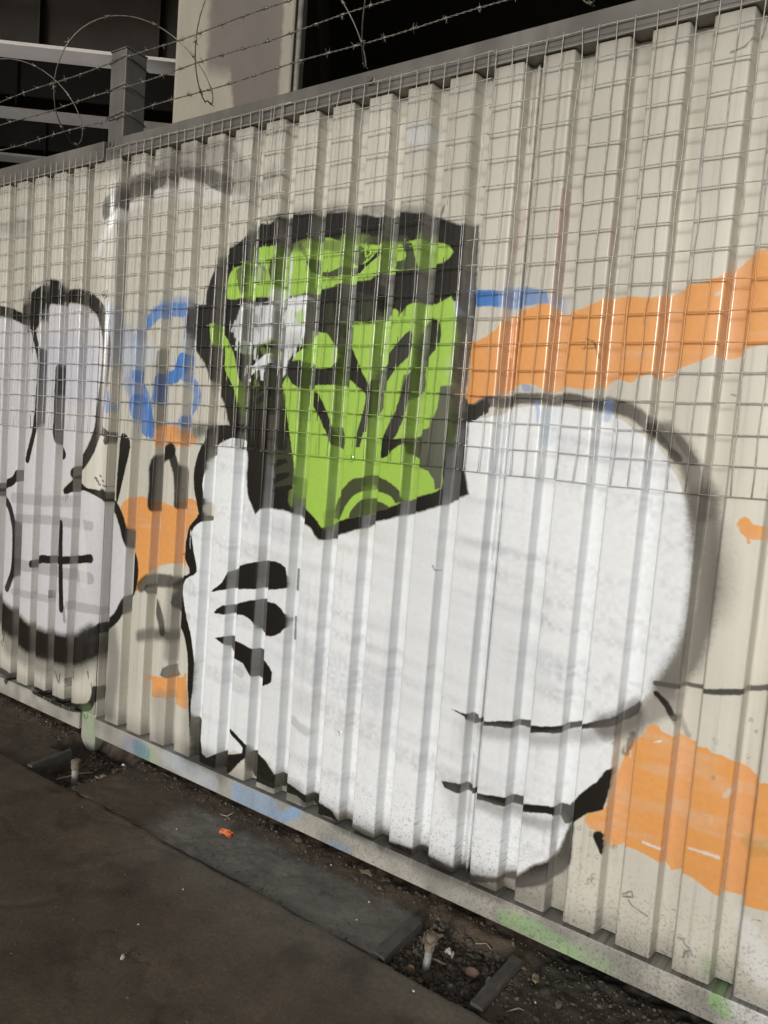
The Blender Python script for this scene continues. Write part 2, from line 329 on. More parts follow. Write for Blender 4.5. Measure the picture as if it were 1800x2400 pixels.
('P','green',1,3.9,1,(-1610,1767,-1526,1764,-1485,1765,-1458,1780,-1457,1791,-1410,1806,-1385,1792,-1364,1813,-1329,1824,-1259,1813,-1210,1835,-1189,1807,-1183,1729,-1183,1694,-1183,1627,-1183,1569,-1180,1414,-1190,1326,-1188,1264,-1247,1236,-1326,1210,-1343,1196,-1374,1185,-1460,1153,-1530,1132,-1568,1117,-1608,1110,-1627,1092,-1641,1085,-1671,1112,-1716,1142,-1760,1176,-1774,1171,-1779,1218,-1791,1313,-1810,1383,-1828,1446,-1841,1488,-1866,1552,-1845,1587,-1830,1630,-1814,1665,-1776,1687,-1761,1734,-1674,1732,-1629,1692)),
('P','dgreyg',1,4,1,(-1221,1567,-1183,1572,-1179,1402,-1189,1326,-1188,1264,-1209,1258,-1215,1286,-1240,1311,-1271,1319,-1305,1415,-1242,1444,-1243,1456,-1226,1503,-1223,1553)),
('P','black',1,3,1,(-1850,1612,-1831,1641,-1794,1648,-1772,1642,-1715,1619,-1650,1621,-1630,1638,-1626,1655,-1625,1697,-1623,1766,-1566,1763,-1612,1779,-1569,1688,-1544,1648,-1524,1615,-1489,1566,-1502,1546,-1534,1560,-1569,1584,-1609,1558,-1611,1565,-1658,1563,-1707,1562,-1763,1548,-1785,1551,-1819,1566)),
('P','dolive',0.7,5,1,(-1674,1732,-1635,1691,-1624,1662,-1620,1712,-1632,1752)),
('P','green',1,4,1,(-1761,1734,-1678,1733,-1647,1681,-1630,1644,-1650,1622,-1713,1624,-1773,1648,-1776,1677)),
('P','dgreyg2',1,3,1,(-1489,1563,-1477,1589,-1475,1617,-1454,1637,-1420,1664,-1384,1705,-1343,1739,-1336,1698,-1341,1660,-1384,1625,-1418,1580,-1458,1545,-1455,1499,-1481,1461,-1485,1418,-1497,1414,-1505,1366,-1524,1364,-1521,1396,-1522,1413,-1503,1477,-1496,1526,-1502,1546)),
('P','dgreyg2',1,3,1,(-1305,1774,-1243,1761,-1237,1700,-1266,1657,-1304,1625,-1303,1552,-1327,1535,-1340,1483,-1358,1431,-1371,1405,-1397,1387,-1418,1399,-1399,1445,-1378,1482,-1364,1530,-1353,1578,-1333,1613,-1330,1666,-1327,1726)),
('S','black',0.8,9.0,3,(-1262,1762,-1261,1719,-1309,1657)),
('S','black',0.7,8.0,3,(-1350,1594,-1360,1530)),
('S','black',0.8,9.6,3,(-1536,1605,-1498,1549)),
('P','black',1,3,1,(-1412,1419,-1387,1401,-1340,1406,-1305,1415,-1273,1341,-1329,1357,-1334,1388,-1372,1369,-1395,1345,-1412,1338,-1455,1352,-1418,1399)),
('P','black',1,3,1,(-1717,1541,-1695,1533,-1636,1447,-1629,1421,-1624,1402,-1624,1425,-1616,1426,-1606,1400,-1606,1354,-1625,1364,-1659,1426,-1653,1412,-1699,1472,-1716,1492)),
('P','olive',1,3,1,(-1620,1120,-1610,1188,-1565,1224,-1525,1262,-1484,1269,-1475,1278,-1411,1275,-1373,1262,-1338,1240,-1330,1208,-1347,1199,-1369,1220,-1455,1234,-1480,1226,-1520,1204,-1551,1167,-1568,1123)),
('P','olive',1,3,1,(-1530,1132,-1524,1153,-1501,1183,-1476,1203,-1456,1204,-1399,1197,-1373,1185,-1460,1153)),
('S','green',0.5,12.3,8,(-1466,1217,-1468,1233)),
('S','dgreen',0.75,22.0,9,(-1775,1222,-1773,1193,-1774,1164)),
('P','dolive',0.9,8,1,(-1616,1866,-1485,1848,-1468,1843,-1419,1807,-1471,1788,-1480,1784,-1568,1770,-1624,1825)),
('P','dolive',0.8,4,1,(-1690,1834,-1661,1836,-1648,1737,-1683,1737)),
('P','dolive',0.7,5,1,(-1642,1818,-1627,1828,-1625,1790,-1630,1738)),
('S','black',0.95,4.8,2,(-1558,1854,-1555,1803,-1555,1769)),
('S','black',0.95,4.7,2,(-1495,1852,-1494,1813,-1495,1787)),
('S','black',0.95,4.8,2,(-1542,1847,-1541,1816,-1543,1795)),
('S','black',0.95,4.7,2,(-1475,1852,-1475,1829,-1475,1813)),
('S','black',0.95,4.6,2,(-1391,1856,-1389,1818,-1390,1793)),
('P','dolive',1,6,1,(-1914,1343,-1828,1389,-1807,1348,-1791,1313,-1780,1221,-1863,1181,-1922,1260)),
('P','dolive',0.9,5,1,(-2008,1512,-1959,1535,-1932,1622,-1861,1552,-1841,1488,-1927,1472,-1973,1465)),
('P','black',1,3,1,(-2006,1482,-1977,1513,-1929,1539,-1929,1518,-1965,1491)),
('P','black',1,3,1,(-1924,1282,-1820,1305,-1813,1294,-1917,1257)),
('P','black',1,3,1,(-1923,1227,-1802,1260,-1795,1249,-1911,1196)),
('P','black',1,3,1,(-1921,1186,-1788,1217,-1781,1207,-1857,1173)),
('P','black',1,5,1,(-1919,1394,-1823,1397,-1827,1379,-1819,1347,-1827,1332,-1914,1343)),
('P','green',1,2.5,1,(-2255,1781,-2229,1780,-2151,1722,-2104,1647,-2080,1567,-2078,1501,-2077,1426,-2079,1481,-2093,1524,-2121,1569,-2155,1610,-2165,1696,-2230,1701,-2250,1754)),
('S','dgreen',0.5,12.5,6,(-2228,1774,-2224,1723)),
('P','whitec',0.97,9,1,(-2117,1733,-2109,1796,-2076,1841,-1936,1841,-1864,1855,-1781,1862,-1777,1811,-1780,1727,-1811,1683,-1841,1644,-1860,1587,-1913,1635,-1918,1719,-1929,1716,-1994,1698,-2078,1710,-2099,1718)),
('P','green',0.8,8,1,(-1827,1804,-1791,1820,-1782,1772,-1814,1769)),
('P','white',0.95,3,1,(-1930,1671,-1930,1637,-1954,1622,-1955,1574,-1970,1574,-1977,1613,-2005,1598,-2066,1571,-2075,1578,-2018,1622,-1982,1648,-1951,1669)),
('S','white',0.85,11.7,7,(-1862,1990,-1864,1931,-1867,1869,-1865,1806)),
('S','white',0.7,7.3,6,(-1866,1869,-1910,1801,-1866,1742)),
('S','white',0.8,5.4,4,(-2116,1785,-2129,1752)),
('S','white',0.8,5.4,4,(-2100,1722,-2105,1685)),
('S','white',0.8,5.4,4,(-2078,1710,-2078,1676)),
('S','white',0.8,5.3,4,(-2004,1699,-2005,1651)),
('S','white',0.8,5.1,4,(-1811,1686,-1816,1658)),
('S','white',0.8,5.1,4,(-1787,1728,-1789,1696)),
('S','white',0.8,5.3,4,(-2088,1828,-2079,1848)),
('S','white',0.8,5.0,4,(-1780,1858,-1775,1851)),
('S','dolive',0.6,7.5,5,(-1985,1825,-1991,1782,-1991,1749)),
('S','green',0.45,8.9,6,(-1954,1709,-1929,1716)),
('S','dgreyg',0.45,12.1,7,(-2012,1797,-1999,1760)),
('S','paleg',0.6,13.5,7,(-1999,1989,-2010,1940,-2013,1919)),
('S','paleg',0.5,7.5,4,(-1978,1974,-1973,1924)),
('S','white',0.55,19.3,12,(-1930,1879,-1931,1843)),
('S','paleblue',0.6,7.5,5,(-1192,1813,-1185,1786)),
('S','paleg',0.6,8.4,5,(-1639,1685,-1644,1644)),
('S','grey',0.55,1.3,1,(-626,375,-627,373,-629,372,-631,372,-632,373,-633,376,-633,378,-632,381,-630,382,-628,383)),
('S','grey',0.55,1.3,1,(-601,318,-603,316,-605,315,-607,316,-608,318,-609,321,-608,324,-606,327,-604,327,-601,327)),
('S','grey',0.55,1.3,1,(-631,311,-632,313,-632,315,-632,317,-631,318,-629,319,-627,319,-626,318,-626,316,-626,313)),
('S','grey',0.55,1.3,1,(-567,316,-564,316,-561,314,-560,310,-560,305,-562,301,-565,298,-569,298,-572,300,-574,303)),
('S','grey',0.55,1.3,1,(-605,257,-608,256,-611,256,-613,259,-614,263,-613,267,-611,271,-608,272,-605,272,-602,270)),
('S','grey',0.55,1.3,1,(-619,239,-621,239,-623,241,-624,244,-624,248,-622,251,-620,253,-617,253,-615,252,-613,249)),
('S','grey',0.55,1.3,1,(-644,332,-645,330,-647,329,-649,329,-651,331,-651,333,-651,335,-650,337,-648,339,-646,339)),
('S','grey',0.55,1.3,1,(-577,346,-576,344,-576,342,-577,339,-578,337,-580,336,-582,337,-583,338,-584,341,-583,343)),
('S','grey',0.55,1.3,1,(-651,282,-648,282,-645,279,-644,275,-645,271,-647,267,-650,265,-653,264,-656,266,-658,270)),
('S','grey',0.55,1.3,1,(-603,245,-606,243,-609,243,-612,245,-613,249,-612,253,-610,257,-608,260,-604,260,-602,258)),
('S','grey',0.55,1.3,1,(-631,232,-629,234,-627,235,-625,236,-623,234,-622,232,-623,229,-624,226,-626,224,-628,224)),
('S','grey',0.55,1.3,1,(-660,388,-658,387,-656,385,-656,382,-657,379,-659,377,-662,376,-664,376,-665,379,-666,381)),
('S','grey',0.55,1.3,1,(-642,330,-644,327,-646,325,-649,325,-651,326,-652,329,-652,332,-651,335,-649,337,-646,338)),
('S','grey',0.55,1.3,1,(-634,378,-633,380,-631,381,-629,380,-627,378,-627,375,-628,373,-629,371,-631,370,-634,370)),
('S','grey',0.55,1.3,1,(-576,400,-578,399,-580,399,-581,400,-582,402,-582,404,-581,407,-580,408,-578,409,-576,408)),
('S','grey',0.55,1.3,1,(-574,362,-575,360,-576,358,-578,358,-580,359,-581,361,-581,364,-580,366,-578,368,-576,368)),
('S','grey',0.55,1.3,1,(-626,348,-624,347,-623,344,-623,341,-624,337,-626,335,-629,335,-631,336,-633,338,-633,341)),
('S','grey',0.55,1.3,1,(-572,336,-574,337,-576,339,-576,341,-576,344,-574,346,-572,347,-570,347,-569,345,-568,343)),
('S','grey',0.55,1.3,1,(-663,319,-662,322,-660,324,-657,326,-654,325,-653,323,-652,320,-653,316,-655,313,-657,312)),
('S','grey',0.55,1.2,1,(-344,723,-342,722,-341,720,-341,717,-342,714,-343,712,-345,711,-347,712,-349,714,-349,717)),
('S','grey',0.55,1.2,1,(-314,713,-315,715,-315,717,-314,719,-313,721,-311,721,-310,720,-309,719,-309,717,-309,714)),
('S','grey',0.55,1.1,1,(-283,775,-283,777,-283,780,-282,782,-281,783,-279,783,-278,782,-277,780,-277,778,-277,776)),
('S','grey',0.55,1.1,1,(-266,751,-267,751,-268,752,-268,754,-268,755,-267,756,-266,757,-265,757,-264,756,-264,754)),
('S','grey',0.55,1.1,1,(-273,687,-274,685,-275,683,-277,682,-279,683,-281,684,-281,687,-281,690,-279,692,-278,693)),
('S','grey',0.55,1.2,1,(-344,627,-343,628,-342,629,-342,629,-341,628,-340,627,-340,625,-341,624,-342,623,-343,623)),
('S','grey',0.55,1.2,1,(-353,720,-353,722,-352,724,-351,724,-349,724,-348,723,-348,722,-348,720,-348,718,-349,717)),
('S','grey',0.55,1.3,1,(-573,274,-574,275,-575,277,-575,280,-574,282,-572,284,-571,284,-569,283,-568,282,-568,279)),
('S','grey',0.55,1.3,1,(-509,248,-512,246,-515,247,-516,248,-517,251,-517,255,-515,258,-513,260,-510,261,-508,259)),
('S','grey',0.55,1.2,1,(-428,235,-430,234,-431,234,-433,236,-433,238,-433,240,-432,242,-430,243,-429,243,-427,242)),
('S','grey',0.55,1.2,1,(-428,220,-430,220,-432,221,-432,224,-432,226,-431,229,-429,230,-427,231,-426,230,-425,228)),
('S','grey',0.55,1.2,1,(-410,195,-409,195,-407,195,-406,193,-406,191,-406,189,-407,188,-409,187,-410,187,-412,188)),
('S','grey',0.55,1.2,1,(-354,161,-353,163,-352,165,-351,166,-350,166,-349,165,-348,163,-348,161,-349,159,-351,158)),
('S','black',0.6,1.6,1,(-380,194,-367,193,-361,182,-350,177)),
('S','black',0.6,1.6,1,(-362,148,-359,164,-347,173,-341,161)),
('S','black',0.6,1.6,1,(-221,308,-212,313,-201,315)),
('S','black',0.6,1.7,1,(-419,238,-401,234)),
('S','black',0.6,1.7,1,(-528,247,-505,265,-501,250,-525,242)),
('S','black',0.6,1.7,1,(-510,237,-501,227,-476,220,-460,216)),
('S','black',0.6,1.6,1,(-219,244,-219,226,-205,238)),
('S','black',0.6,1.5,1,(-489,2371,-459,2378,-431,2421,-427,2467)),
('S','black',0.6,1.7,1,(-783,1672,-773,1700,-757,1696,-740,1654)),
('S','black',0.6,1.7,1,(-757,1696,-749,1678,-790,1678)),
('S','black',0.6,1.5,1,(-411,1569,-400,1566)),
('S','black',0.6,2.0,1,(-1193,1024,-1188,1014,-1181,1010)),
('S','black',0.6,1.9,1,(-1271,2073,-1260,2102,-1264,2083,-1271,2070)),
('S','pale',0.8,1.8,1,(-1016,1145,-899,1152)),
('S','pale',0.8,1.8,1,(-1000,991,-891,1001)),
('S','bluelite',0.75,39.6,14,(-1945,54,-1864,49,-1782,54)),
('S','bluelite',0.9,19.9,9,(-1740,27,-1703,55,-1657,79)),
('S','bluelite',0.5,18.8,12,(-1498,18,-1432,28)),
('S','paleblue',0.5,34.0,16,(-2347,68,-2229,54,-2082,51)),
('S','teal',0.8,35.6,14,(-2519,53,-2485,46)),
('S','greenlite',0.5,23.0,12,(-2440,55,-2431,28)),
('S','blue',0.25,36.2,14,(-2600,47,-2566,48)),
('S','greenlite',0.75,26.9,14,(-845,42,-780,49,-723,47,-653,31)),
('S','greenlite',0.5,23.3,16,(-626,36,-549,39)),
('S','greenlite',0.95,21.4,10,(-272,80,-249,67)),
('S','greenlite',0.4,13.0,12,(-309,166,-300,139)),
('S','greenlite',0.35,57.2,20,(-2894,88,-2867,25)),
('S','pale',0.7,31.2,16,(-219,82,-162,82)),
('S','white',0.5,31.1,18,(-230,280,-179,186)),
('S','black',0.85,2.7,1.2,(-1539,1896,-1536,1847,-1536,1798)),
('S','black',0.85,2.7,1.2,(-1526,1892,-1525,1863,-1524,1833)),
('S','black',0.85,2.7,1.2,(-1478,1881,-1478,1842,-1477,1803)),
('S','black',0.85,2.6,1.2,(-1394,1809,-1394,1795,-1393,1781)),
('S','black',0.85,2.6,1.2,(-1372,1821,-1371,1802,-1371,1783)),
('S','black',0.6,1.5,1.2,(-3144,1057,-3144,1041,-3145,1025)),
('S','black',0.6,1.5,1.2,(-3129,1061,-3129,1040,-3129,1019)),
('S','black',0.6,1.5,1.2,(-3117,1062,-3117,1048,-3117,1034)),
('S','black',0.6,2.3,1.2,(-1973,1462,-1972,1432,-1972,1403)),
('S','black',0.6,2.2,1.2,(-1836,1481,-1835,1460,-1835,1438)),
('S','black',0.6,2.2,1.2,(-1927,1530,-1927,1494,-1927,1458)),
('S','pale',0.5,1.7,1.2,(-575,636,-574,623,-573,610)),
('S','pale',0.5,1.7,1.2,(-559,618,-559,609,-558,601)),
('S','green',0.35,10.4,6,(-1927,1680,-1926,1660)),
('S','green',0.35,10.5,6,(-1973,1695,-1961,1673)),
('S','green',0.35,10.6,6,(-2002,1615,-1990,1593)),
('S','green',0.35,10.1,6,(-1776,1649,-1775,1630)),
('S','green',0.35,10.6,6,(-1993,1571,-1981,1549)),
('S','green',0.35,10.7,6,(-2077,1700,-2075,1679)),
('S','dgreen',0.5,11.6,6,(-1777,1547,-1774,1486,-1773,1451)),
('S','dgreen',0.35,9.9,6,(-1642,1536,-1630,1454)),
('S','dgreen',0.4,9.4,6,(-1420,1756,-1476,1695,-1476,1636)),
('S','dgreen',0.35,10.5,6,(-1326,1519,-1328,1454)),
('S','paleg',0.35,7.6,6,(-1200,1648,-1200,1608)),
('S','black',0.5,6.3,5,(-1183,1688,-1181,1586)),
('S','dgreen',0.45,12.8,7,(-1624,1134,-1620,1088)),
('S','olive',0.5,7.6,3,(-2100,1967,-2086,1923,-2093,1887)),
('S','olive',0.5,6.0,3,(-1998,1975,-1976,1956,-1978,1924)),
('S','olive',0.6,8.6,4,(-1824,2032,-1798,2003)),
('S','dgreen',0.6,11.1,5,(-1636,1997,-1629,1934)),
('S','dgreen',0.5,12.0,6,(-1480,1986,-1477,1933))]
PAINT = {'black': (.015,.0133,.0105), 'whitec': (.735,.76,.78), 'grey': (.19,.18,.165), 'dgrey': (.085,.077,.068), 'dgrey2': (.075,.068,.060),
         'cream': (.58,.56,.49), 'white': (.735,.76,.78), 'pale': (.66,.665,.66), 'paleblue': (.52,.60,.70),
         'blue': (.065,.19,.50), 'bluelite': (.25,.38,.56), 'teal': (.10,.24,.30), 'greenlite': (.26,.42,.20),
         'red': (.30,.085,.10), 'orange': (.70,.325,.105), 'lav': (.56,.56,.58), 'lavblue': (.42,.46,.57), 'lavgrey': (.26,.26,.265),
         'green': (.335,.545,.085), 'dgreen': (.15,.215,.055), 'olive': (.060,.070,.034), 'dolive': (.040,.047,.024),
         'dgreyg': (.095,.105,.075), 'dgreyg2': (.036,.035,.030), 'paleg': (.48,.58,.38)}

def smooth_pts(p, closed):
    n = len(p); out = []
    for i in range(n if closed else n - 1):
        a, b = p[i], p[(i + 1) % n]
        p0 = p[i - 1] if (closed or i > 0) else a
        p3 = p[(i + 2) % n] if (closed or i + 2 < n) else b
        L = np.hypot(*(b - a)); k = int(np.clip(L / .02, 1, 5))
        m0, m1 = (b - p0) * .5, (p3 - a) * .5
        for m in (m0, m1):                                # keep tangents short so that corners stay tight
            q = np.hypot(*m)
            if q > L: m *= L / q
        for j in range(k):
            t = j / k; t2 = t * t; t3 = t2 * t
            out.append((2*t3-3*t2+1) * a + (t3-2*t2+t) * m0 + (-2*t3+3*t2) * b + (t3-t2) * m1)
    if not closed: out.append(p[-1])
    return np.array(out)

def seg_dist(pts, closed, pad, box):
    x0, y0, x1, y1 = box
    d = np.full((y1 - y0, x1 - x0), 1e3, np.float32); n = len(pts)
    for i in range(n if closed else n - 1):
        a, b = pts[i], pts[(i + 1) % n]
        c0 = max(int(min(a[0], b[0]) - pad), x0); c1 = min(int(max(a[0], b[0]) + pad) + 1, x1)
        r0 = max(int(min(a[1], b[1]) - pad), y0); r1 = min(int(max(a[1], b[1]) + pad) + 1, y1)
        if c0 >= c1 or r0 >= r1: continue
        X = np.arange(c0, c1, dtype=np.float32)[None, :] - a[0]; Y = np.arange(r0, r1, dtype=np.float32)[:, None] - a[1]
        e = b - a; L2 = max(float(e @ e), 1e-6)
        t = np.clip((X * e[0] + Y * e[1]) / L2, 0, 1)
        q = np.sqrt((X - t * e[0]) ** 2 + (Y - t * e[1]) ** 2)
        s = d[r0 - y0:r1 - y0, c0 - x0:c1 - x0]; np.minimum(s, q, out=s)
    return d

def make_paint():
    img = np.empty((TH, TW, 4), np.float32)
    zz = (TZ0 + np.arange(TH) * TS)[:, None].astype(np.float32)
    img[..., :3] = np.array(PAINT['cream'], np.float32)
    img[..., 3] = 0
    n1 = vnoise(TH, TW, 260, 180, 1); n2 = vnoise(TH, TW, 700, 12, 2); n3 = vnoise(TH, TW, 60, 60, 3); n4 = vnoise(TH, TW, 7, 7, 4)
    img[..., :3] *= (.90 + .12 * n1 + .07 * (n2 - .5) + .05 * (n3 - .5))[..., None]
    xs_ = TX0 + np.arange(TW) * TS
    crest = np.zeros(TW, np.float32); slope = np.zeros(TW, np.float32)
    for a_, b_ in C0 + C1 + C2 + C3 + C4:
        crest = np.maximum(crest, np.clip((np.minimum(xs_ - a_, b_ - xs_)) / .002 + .5, 0, 1))
        for e_ in (a_ - .003, b_ + .003): slope = np.maximum(slope, np.clip((.0042 - np.abs(xs_ - e_)) / .001, 0, 1))
    cover = (1 - .10 * (1 - crest) - .26 * slope)[None, :]      # spray reaches the valleys and rib sides less well
    tone = np.ones(TW, np.float32)
    for a_, b_ in C0 + C1 + C2 + C3 + C4:
        tone[(xs_ > a_ - .012) & (xs_ < b_ + .04)] = rng.uniform(.90, 1.04)
    img[..., :3] *= tone[None, :, None]
    dr = np.clip((vnoise(TH, TW, 420, 7, 44) * .6 + vnoise(TH, TW, 160, 3, 45) * .4 - .60) * 5, 0, 1) * .30
    ru = np.clip((vnoise(TH, TW, 300, 9, 46) - .82) * 6, 0, 1) * np.clip((zz - 1.6) / .8, 0, 1) * .35
    img[..., :3] = img[..., :3] * (1 - dr[..., None]) + np.array((.30,.285,.25), np.float32) * dr[..., None]
    img[..., :3] = img[..., :3] * (1 - ru[..., None]) + np.array((.27,.19,.12), np.float32) * ru[..., None]
    # grime streaks off the top rail, plus the rail's shade painted into the sheet tops
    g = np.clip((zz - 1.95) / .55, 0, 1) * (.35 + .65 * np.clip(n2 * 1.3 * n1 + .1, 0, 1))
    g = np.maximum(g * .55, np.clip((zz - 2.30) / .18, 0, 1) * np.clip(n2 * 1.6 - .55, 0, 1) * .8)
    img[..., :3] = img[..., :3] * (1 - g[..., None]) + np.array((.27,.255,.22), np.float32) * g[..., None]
    # bare steel of the rails and of the post above the sheets
    rail = (np.clip((zz - 2.468) / .004, 0, 1)) * np.ones((1, TW), np.float32)
    steel = np.array((.115,.109,.097), np.float32)[None, None] * (.75 + .5 * n3 * (.5 + n2))[..., None]
    img[..., :3] = img[..., :3] * (1 - rail[..., None]) + steel * rail[..., None]
    low = np.clip((.1 - zz) / .004, 0, 1) * np.ones((1, TW), np.float32)
    lowc = np.array((.345,.335,.30), np.float32)[None, None] * (.65 + .55 * vnoise(TH, TW, 30, 30, 8))[..., None]
    img[..., :3] = img[..., :3] * (1 - low[..., None]) + lowc * low[..., None]
    wob = (vnoise(TH, TW, 5, 5, 5) - .5) * 1.2 + (vnoise(TH, TW, 26, 26, 6) - .5) * 1.8
    fog = vnoise(TH, TW, 3, 3, 9) - .5
    run = vnoise(TH, TW, 30, 150, 41) * .6 + vnoise(TH, TW, 9, 60, 42) * .4
    for s in GRAFFITI:
        if s[0] == 'T':                                        # roller marks in the white fill
            white = np.array(PAINT['white'], np.float32)
            m = np.clip(1 - np.abs(img[..., :3] - white).max(-1) / .05, 0, 1)
            ys, xs = np.nonzero(m > .3); r0, r1, c0, c1 = ys.min(), ys.max(), xs.min(), xs.max()
            h, w = r1 - r0, c1 - c0
            a = vnoise(h, w, 20, 260, 21); b = vnoise(h, w, 60, 230, 22); c = vnoise(h, w, 11, 170, 23); f = vnoise(h, w, 150, 260, 24); vs = vnoise(h, w, 130, 14, 25)
            sh = (np.arange(w) * .10).astype(int)
            a = a[(np.arange(h)[:, None] + sh[None]) % h, np.arange(w)[None]]; c = c[(np.arange(h)[:, None] + sh[None]) % h, np.arange(w)[None]]
            k = np.clip((a * .5 + b * .3 + c * .2 - .46) * 3.4, 0, 1) * (.55 + .45 * f) + np.clip((vs - .72) * 1.6, 0, .3)
            kc = np.clip((b * .6 + f * .4 - .55) * 3, 0, 1)
            sub = img[r0:r1, c0:c1]; mm = m[r0:r1, c0:c1]
            t = np.clip(k * mm * .62, 0, .6)[..., None]
            col = np.array((.36,.385,.44), np.float32) * (1 - kc[..., None]) + np.array((.62,.585,.50), np.float32) * kc[..., None]
            sub[..., :3] = sub[..., :3] * (1 - t) + col * t
            continue
        kind, col, al, a, soft_or_sm, flat = s
        p = np.array(flat, np.float64).reshape(-1, 2) / 1000.0
        if kind == 'P':
            soft = a; hw = 0
            if soft_or_sm: p = smooth_pts(p, True)
        else:
            hw = a; soft = soft_or_sm; p = smooth_pts(p, False)
        q = (p - np.array((TX0, TZ0))) / TS
        soft *= 1.7 if soft < 4 else 1.5 if soft < 10 else 2.2
        sp = max(soft / 1000 / TS, 1.2); hp = hw / 1000 / TS; pad = hp + sp + 6
        x0 = max(int(q[:, 0].min() - pad), 0); x1 = min(int(q[:, 0].max() + pad) + 2, TW)
        y0 = max(int(q[:, 1].min() - pad), 0); y1 = min(int(q[:, 1].max() + pad) + 2, TH)
        if x0 >= x1 or y0 >= y1: continue
        d = seg_dist(q, kind == 'P', pad, (x0, y0, x1, y1))
        if kind == 'P':
            tog = np.zeros((y1 - y0, x1 - x0 + 1), np.int32); n = len(q)
            for i in range(n):
                (ax, ay), (bx, by) = q[i], q[(i + 1) % n]
                if ay == by: continue
                lo, hi = (ay, by) if ay < by else (by, ay)
                rows = np.arange(max(math.ceil(lo), y0), min(math.ceil(hi), y1))
                if not len(rows): continue
                cx = ax + (rows - ay) * (bx - ax) / (by - ay)
                np.add.at(tog, (rows - y0, np.clip(np.ceil(cx).astype(int) - x0, 0, x1 - x0)), 1)
            inside = (np.cumsum(tog, 1)[:, :-1] % 2).astype(bool)
            sd = np.where(inside, d, -d)
        else:
            sd = hp - d
        sd = sd + wob[y0:y1, x0:x1] * min(1 + sp * .06, 2)
        t = np.clip(sd / sp + .5, 0, 1); t = t * t * (3 - 2 * t)
        if soft > 5: t = np.clip(t + fog[y0:y1, x0:x1] * .5 * t * (1 - t) * 2, 0, 1)
        t = np.clip(t * al * (1 - .10 * n3[y0:y1, x0:x1]) * (1.1 if al > .9 else 1), 0, 1) * (cover[:, x0:x1] if col != 'white' else 1)
        if col == 'whitec': t = t * (.22 + .78 * crest[None, x0:x1]) * np.clip(.55 + n3[y0:y1, x0:x1] * .8, 0, 1)
        if col == 'orange': t = t * (1 - .20 * np.clip((run[y0:y1, x0:x1] - .62) * 5, 0, 1))
        sub = img[y0:y1, x0:x1]
        c = np.array(PAINT[col], np.float32) * (.94 + .12 * n1[y0:y1, x0:x1] + .06 * (n4[y0:y1, x0:x1] - .5))[..., None]
        sub[..., :3] = sub[..., :3] * (1 - t[..., None]) + c * t[..., None]
        sub[..., 3] = np.maximum(sub[..., 3], t)
    # splashed mud specks near the ground
    sp = vnoise(TH, TW, 1.4, 1.4, 31) * .6 + vnoise(TH, TW, 3.2, 3.2, 32) * .4
    lim = .70 - .17 * np.clip((.42 - zz) / .40, 0, 1) * vnoise(TH, TW, 90, 120, 33) - .06 * np.clip((.11 - zz) / .02, 0, 1)
    rightward = np.clip((np.arange(TW) * TS + TX0 + 2.3) / 1.0, .25, 1)[None, :]
    t = np.clip((sp - lim) * 9, 0, 1) * np.clip((.40 - zz) / .25, 0, 1) * .60 * rightward
    img[..., :3] = img[..., :3] * (1 - t[..., None]) + np.array((.10,.088,.07), np.float32) * t[..., None]
    np.clip(img, 0, 1, out=img)
    c = img[..., :3]
    img[..., :3] = np.where(c <= .0031308, c * 12.92, 1.055 * np.power(np.maximum(c, 1e-6), 1 / 2.4) - .055)
    im = bpy.data.images.new('fence_paint', TW, TH, alpha=True)
    im.alpha_mode = 'CHANNEL_PACKED'
    im.pixels.foreach_set(img.ravel())
    im.update(); im.pack()
    return im

paint_image = make_paint()

def wall_uv(me):
    n = len(me.loops); vi = np.empty(n, np.int32); me.loops.foreach_get('vertex_index', vi)
    co = np.empty(len(me.vertices) * 3, np.float32); me.vertices.foreach_get('co', co); co = co.reshape(-1, 3)[vi]
    uv = np.stack([(co[:, 0] - TX0) / (TX1 - TX0), (co[:, 2] - TZ0) / (TZ1 - TZ0)], 1).astype(np.float32)
    lay = me.uv_layers.new(name='paint'); lay.data.foreach_set('uv', uv.ravel())

